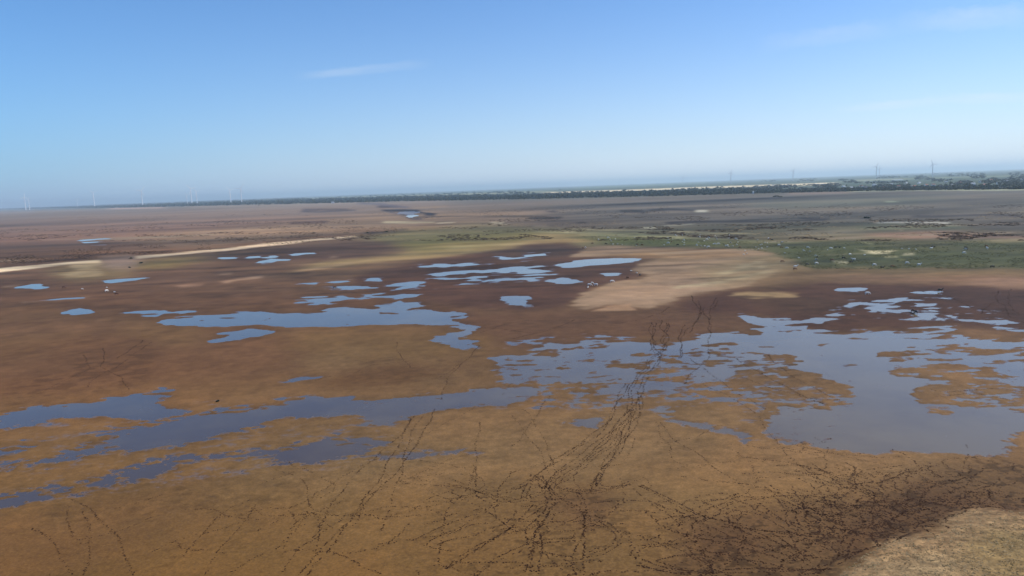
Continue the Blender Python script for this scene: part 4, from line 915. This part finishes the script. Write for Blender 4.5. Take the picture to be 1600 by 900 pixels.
# ------------------------------------------------------------------ wind turbines
tw_w = simple_mat('turbine_white', (.92, .92, .92), .5, .02, .1); tw_backlit = simple_mat('turbine_backlit', (.56, .58, .60), .5, .03, .1)  # darker copy: backlit shade of the right-hand turbines put into the colour
def turbine_meshes(mat):
    d = {}
    bm = bmesh.new(); bmesh.ops.create_cone(bm, cap_ends=True, segments=20, radius1=4.3, radius2=2.6, depth=130, matrix=Matrix.Translation((0, 0, 65)))
    d['tower'] = bm
    bm = bmesh.new(); box(bm, -2, 2, -4, 7, -2, 2.2); bmesh.ops.bevel(bm, geom=bm.edges[:], offset=.6, segments=2, affect='EDGES'); d['nacelle'] = bm
    bm = bmesh.new(); bmesh.ops.create_uvsphere(bm, u_segments=16, v_segments=10, radius=2.1); d['hub'] = bm
    bm = bmesh.new(); rings = []
    for t, ch, th in ((0, 2.2, 2.0), (.06, 2.4, 1.8), (.2, 4.4, 1.2), (.5, 3.0, .7), (.8, 1.9, .4), (1, .5, .12)):
        z = t*52; rings.append([bm.verts.new((x_*ch-ch*.2, y_*th, z)) for x_, y_ in ((-.5, 0), (-.25, .5), (.15, .45), (.6, 0), (.15, -.35), (-.25, -.4))])
    for a, b_ in zip(rings, rings[1:]):
        for k in range(6): bm.faces.new((a[k], a[(k+1) % 6], b_[(k+1) % 6], b_[k]))
    bm.faces.new(rings[0][::-1]); bm.faces.new(rings[-1]); d['blade'] = bm
    out = {}
    for k, bm in d.items():
        me = bpy.data.meshes.new(k); bm.to_mesh(me); bm.free(); me.materials.append(mat); out[k] = me
    return out
TM = [turbine_meshes(tw_w), turbine_meshes(tw_backlit)]
TB = [(40.5, 16, 0, 'white wind turbine at the far left, the taller of the close pair'), (46.5, 11, 0, 'white wind turbine at the far left, the shorter of the close pair'), (121.5, 8, 0, 'very small white wind turbine left of the second tall one'),
      (148, 19, 0, 'pale wind turbine standing alone between the far left pair and the brightest one'), (223, 19, 0, 'brightest white wind turbine over the left wood'), (293, 9, 0, 'shortest wind turbine of the left trio'), (300, 19, 0, 'tallest wind turbine of the left trio'),
      (308.5, 14, 0, 'middle sized wind turbine of the left trio, on its right'), (361, 14, 0, 'faint wind turbine, left one of the pair before the middle'), (378, 16, 0, 'faint wind turbine, right one of the pair before the middle'),
      (1067, 9, 1, 'faint backlit wind turbine nearest the middle of the skyline'), (1142, 14, 1, 'backlit wind turbine above the white hut'), (1239, 13, 1, 'backlit wind turbine alone above the greenhouses'),
      (1369, 15, 1, 'dark backlit wind turbine, taller of the pair on the right skyline'), (1374, 11, 1, 'dark backlit wind turbine, shorter of the pair on the right skyline'), (1457, 16, 1, 'dark backlit wind turbine farthest right')]
for x, up, k, lab in TB:
    D = H*FPX/max(base_y(x)-hor(x)-2.5, 5.5) if x < 600 else 85*FPX/up
    hub = H+up*(.95 if x < 600 else .74)*D/FPX; p = at_dist(x, D)
    e = tag(bpy.data.objects.new('wind_turbine', None), lab, 'wind turbine', 'wind turbines on the skyline'); e.location = (p.x, p.y, 0); link(e); e.scale = (hub/131.5,)*3
    e.rotation_euler = (0, 0, math.atan2(-p.x, p.y)+rnd.uniform(-.3, .3))
    M = TM[k]
    link(bpy.data.objects.new('tower', M['tower']), e)
    n_ = link(bpy.data.objects.new('nacelle', M['nacelle']), e); n_.location = (0, 0, 131.5)
    h_ = link(bpy.data.objects.new('hub', M['hub']), e); h_.location = (0, -5.2, 131.5)
    a0 = rnd.random()*2
    for q in range(3):
        b_ = link(bpy.data.objects.new('blade', M['blade']), e); b_.location = (0, -5.2, 131.5); b_.rotation_euler = (0, a0+q*2.0944, 0)

# ------------------------------------------------------------------ sheep and cattle
def skin_mesh(name, joints, bones):
    me = bpy.data.meshes.new(name); me.from_pydata([j[:3] for j in joints], bones, [])
    o = bpy.data.objects.new(name, me); COL.objects.link(o)
    o.modifiers.new('s', 'SKIN'); o.modifiers.new('d', 'SUBSURF').levels = 1
    for i, j in enumerate(joints):
        sv = me.skin_vertices[0].data[i]; r_ = j[3]; sv.radius = r_ if isinstance(r_, tuple) else (r_, r_); sv.use_root = i == 0
    dg = bpy.context.evaluated_depsgraph_get(); dg.update()
    out = bpy.data.meshes.new_from_object(o.evaluated_get(dg)); out.name = name
    bpy.data.objects.remove(o); out.materials.clear()
    out.polygons.foreach_set('use_smooth', [True]*len(out.polygons))
    return out
def quadruped(name, L, hgt, deep, grazing, mats, headmat_x=None, woolly=False, step=.0):
    """facing +X; one continuous body on four jointed legs"""
    sh = hgt; b = deep; r = b*.5; hl = L*.5
    zt = sh-r*.95
    J = [(-hl*.55, 0, zt, (r*.92, r*.80)), (0, 0, zt-r*.06, (r*1.0, r*.9)), (hl*.55, 0, zt, (r*.95, r*.78)), (-hl*.95, 0, zt+r*.15, r*.55), (hl*.95, 0, zt+r*.2, r*.5)]
    Bn = [(0, 1), (1, 2), (0, 3), (2, 4)]
    if grazing: nk = [(hl*1.22, 0, zt-r*.35, r*.34), (hl*1.42, 0, sh*.26, r*.27), (hl*1.5, 0, sh*.16, r*.27), (hl*1.66, 0, sh*.04+.03, r*.15)]
    else: nk = [(hl*1.2, 0, sh+r*.1, r*.36), (hl*1.35, 0, sh+r*.5, r*.30), (hl*1.5, 0, sh+r*.45, r*.28), (hl*1.78, 0, sh+r*.12, r*.16)]
    p = 4
    for q in nk: J.append(q); Bn.append((p, len(J)-1)); p = len(J)-1
    hd = len(J)-2
    for sy in (-1, 1):                                # ears
        hx = J[hd]; J.append((hx[0]-r*.1, sy*r*.62, hx[2]+r*.18, r*.09)); Bn.append((hd, len(J)-1))
    k = len(J); J.append((-hl*1.12, 0, zt+r*.05, r*.10)); Bn.append((3, k)); J.append((-hl*1.16, 0, zt-r*1.1, r*.07)); Bn.append((k, k+1))
    lw = r*.55
    for sy, ph in ((-1, step), (1, -step)):
        k = len(J)                                     # hind leg: knee forward, hock back
        J += [(-hl*.68, sy*lw, zt-r*.5, r*.46), (-hl*.58+ph, sy*lw, sh*.44, r*.26), (-hl*.86+ph, sy*lw, sh*.30, r*.16), (-hl*.80+ph, sy*lw, sh*.06, r*.13), (-hl*.74+ph, sy*lw, .02, r*.15)]
        Bn += [(0, k), (k, k+1), (k+1, k+2), (k+2, k+3), (k+3, k+4)]
        k = len(J)
        J += [(hl*.66, sy*lw, zt-r*.5, r*.38), (hl*.62-ph, sy*lw, sh*.46, r*.22), (hl*.68-ph*1.2, sy*lw, sh*.26, r*.16), (hl*.66-ph*1.5, sy*lw, sh*.06, r*.12), (hl*.72-ph*1.5, sy*lw, .02, r*.15)]
        Bn += [(2, k), (k, k+1), (k+1, k+2), (k+2, k+3), (k+3, k+4)]
    # root the skin at the middle of the back
    order = [1, 0]+list(range(2, len(J))); inv = {o_: i for i, o_ in enumerate(order)}
    me = skin_mesh(name, [J[i] for i in order], [(inv[a], inv[b_]) for a, b_ in Bn])
    for m_ in mats: me.materials.append(m_)
    if len(mats) > 1:
        x_head = hl*1.27
        for f in me.polygons:
            c = f.center
            if c.x > x_head or c.z < sh*.36: f.material_index = 1
    return me
wool = simple_mat('wool', (.80, .77, .68), .95, .15, 3); dface = simple_mat('dark_face', (.10, .08, .07), .8, .2, 3)
hid_w = simple_mat('white_hide', (.80, .78, .72), .8, .15, 1.4); hid_b = simple_mat('black_hide', (.03, .027, .025), .7, .3, 2); hid_r = simple_mat('brown_hide', (.16, .07, .035), .75, .3, 2)
def patched():
    mt = simple_mat('black_and_white_hide', (.5, .5, .5), .8, 0, .9)
    rp_ = [n for n in mt.node_tree.nodes if n.type == 'VALTORGB'][0]; rp_.color_ramp.interpolation = 'CONSTANT'
    rp_.color_ramp.elements[0].color = (.03, .03, .03, 1); rp_.color_ramp.elements[0].position = 0; rp_.color_ramp.elements[1].position = .48; rp_.color_ramp.elements[1].color = (.72, .7, .66, 1)
    return mt
A = {
 's0': quadruped('sheep', 1.15, .82, .56, True, [wool, dface]), 's1': quadruped('sheep', 1.2, .84, .56, False, [wool, dface], step=.06), 's2': quadruped('sheep', 1.15, .82, .56, True, [wool]),
 'w0': quadruped('cow', 2.0, 1.38, .86, True, [hid_w]), 'w1': quadruped('cow', 2.0, 1.4, .86, False, [hid_w], step=.12),
 'b0': quadruped('cow', 2.0, 1.38, .86, True, [hid_b]), 'b1': quadruped('cow', 2.0, 1.38, .86, False, [hid_b], step=.1),
 'r0': quadruped('cow', 2.0, 1.36, .84, True, [hid_r]), 'p0': quadruped('cow', 2.0, 1.4, .86, True, [patched()])}
def animal(x, y, k, label, group=None, rot=None, sc=1.0):
    p = px_ground(x, y); nm = A[k].name.split('.')[0]
    o = bpy.data.objects.new(nm, A[k]); link(o)
    o.location = (p.x, p.y, max(0, ground_z(p.x, p.y)[1])-.01); o.rotation_euler = (0, 0, rnd.random()*6.28 if rot is None else rot); o.scale = (sc*.85,)*3
    tag(o, label, {'sheep': 'sheep', 'cow': 'cow'}[nm], group)
NAMED = [
 (921, 447, 'w0', 'white cow grazing at the left end of the sand spit edge', 0), (918.5, 450.5, 's1', 'sheep standing below the white cow at the spit\'s dark edge', 1), (931, 447, 'w1', 'white cow standing just right of the first one by the sand spit', 2.9),
 (925, 443, 's0', 'sheep on dark mud between the two white cows by the spit', 0), (956, 441.5, 'w0', 'white cow alone on the dark mud edge, middle of the spit', .1), (981, 435.8, 'r0', 'brown cow at the dark tip of the mud by the spit', 2), (1000, 431.5, 'b0', 'black cow on the rounded corner of the dark mud', 1),
 (986, 424.5, 's0', 'sheep right of the small pool above the spit', 0), (995, 427.5, 's2', 'sheep just below the one right of the small pool', 2), (911, 388.5, 'r0', 'brown cow, left one of the pair on the dark bay\'s right tip', 1.5), (915, 388, 'w0', 'pale cow, right one of the pair on the dark bay\'s right tip', 1.7),
 (1164, 393, 's1', 'white sheep below the main flock, on tan sand', 1.6), (1167, 397, 's0', 'sheep below the white one on tan sand under the flock', 1.6), (1162, 398.5, 's2', 'lowest sheep of the trio on tan sand under the flock', 0),
 (1206, 376, 'b0', 'black cow at the right end of the main flock', 0), (1217, 384, 'w0', 'white cow below the pale track right of the flock', .2), (1222, 380, 'p0', 'black and white cow beside the pale track', 3), (1221, 388, 'r0', 'brown cow under the white one by the track', 0),
 (1305.5, 388, 'b1', 'black cow standing left of the dark bush in the pasture', 0), (1319, 388.5, 's2', 'lone white sheep right of the dark bush', 0), (1328, 399, 'w0', 'white cow grazing left of the curved pale sand patch', .5), (1334, 407, 'w1', 'white cow between the two lower pale sand patches', 2.9),
 (1318, 404.5, 'b0', 'black cow left of the white cow between the sand patches', 0), (1277, 403, 'b0', 'black cow, upper one of the left pasture column', 1.2), (1275.5, 407.5, 'p0', 'black and white cow in the middle of the left pasture column', 1.8), (1275.5, 413, 'w0', 'white cow at the foot of the left pasture column', .2),
 (1261, 415, 'b0', 'black cow left of the white cow on the pasture\'s lower edge', .1), (1243, 418.2, 'w1', 'white cow near the pasture\'s lower left corner', 0), (1242, 422, 'r0', 'brown cow on bare soil just below the pasture corner', .3), (1222, 410, 'r0', 'brown cow on the sandy patch inside the pasture', 0),
 (1248, 404, 's0', 'sheep on the pasture above the corner cows', 0), (1330, 411.5, 'b1', 'black cow beside the lowest oval sand patch', 0), (1300, 408, 'r0', 'brown cow at the left end of the oval sand patch', 0), (1366, 415.5, 'w0', 'white cow alone on the lower pasture, right of the sand patches', .1),
 (1378.5, 420, 'b1', 'black cow on the pasture\'s lower rim', 0), (1417, 412.5, 'w0', 'white cow on the lower pasture right of centre', 0), (1436, 415.5, 'w1', 'white cow near the lower rim, right of the pale one', 0), (1455, 389.5, 'w1', 'white cow standing upper right in the pasture', .2),
 (1457.5, 387, 'b0', 'black cow touching the white one in the upper right pasture', 0), (1509, 388, 'b0', 'black cow, upper one of the right column', 0), (1509.5, 391, 'p0', 'black and white cow, middle of the right column', 2.5), (1506, 396.5, 'w0', 'white cow, lowest of the right column', 0),
 (1542.5, 389.5, 'w1', 'white cow standing farthest right in the pasture', 1.4), (1541, 386, 'r0', 'brown cow behind the farthest right white cow', 0), (1550, 418.5, 'b0', 'black cow low at the right of the pasture', 0), (1351, 399.5, 's0', 'sheep just under the left end of the curved sand patch', 0),
 (1409, 389.5, 's0', 'sheep, left of the three above the small sand patch', 0), (1420, 390, 's2', 'sheep, middle of the three above the small sand patch', 0), (1431, 391, 's1', 'sheep, right of the three above the small sand patch', 1),
 (1431, 490, 'b0', 'black cow drinking in the broken upper right pool', 1.4), (1427, 488, 'r0', 'brown cow beside the black one at the upper right pool', 1.5), (1469, 455.5, 'b1', 'black cow at the right end of the small bright pool', 0), (1355, 460.5, 'w0', 'pale cow alone on the dark mud of the east', 0),
 (1394, 418, 'r0', 'brown cow on the lower rim of the pasture in the middle', 0), (128.5, 452.5, 's2', 'single sheep on brown mud left of the pair', 0), (166.5, 456, 'w0', 'pale cow, left one of the pair on the western mud', 1.2), (179, 457.5, 's1', 'white sheep at the right of the pale cow on western mud', 0),
 (167, 450.5, 's0', 'sheep just above the pale western cow', 0), (100, 450.5, 'r0', 'brown cow on the western mud, left of the single sheep', 0), (182, 461, 'r0', 'brown cow below the white sheep on western mud', 0), (523, 451, 'r0', 'brown cow between the small pools of the western flats', 0)]
for x, y, k, lab, rot in NAMED: animal(x, y, k, lab, None, rot)
FL = [((1036, 366, 1070, 384), 16, 'main flock, under the pale track\'s left half', .6), ((1088, 367, 1142, 388), 30, 'densest part of the flock, on the pale track', .7), ((925, 372, 1005, 385), 15, 'thin left wing of the flock', .3), ((1142, 371, 1204, 391), 16, 'right wing of the flock beside the track', .6), ((1225, 380, 1300, 402), 9, 'scattered animals left of the dark bush', .5)]
KL = {'s0': 'sheep with dark head grazing', 's2': 'all white sheep grazing', 'w0': 'white cow grazing', 'b0': 'black cow grazing', 'r0': 'brown cow grazing', 'p0': 'black and white cow grazing'}
for (x0, y0, x1, y1), n, where, _ in FL:
    for i in range(n):
        k = rnd.choice(['s0', 's0', 's2', 's2', 's2', 'w0', 'w0', 'b0', 'r0', 'p0'])
        animal(rnd.uniform(x0, x1), rnd.uniform(y0, y1), k, KL[k]+' in the '+where, 'animals in the '+where)
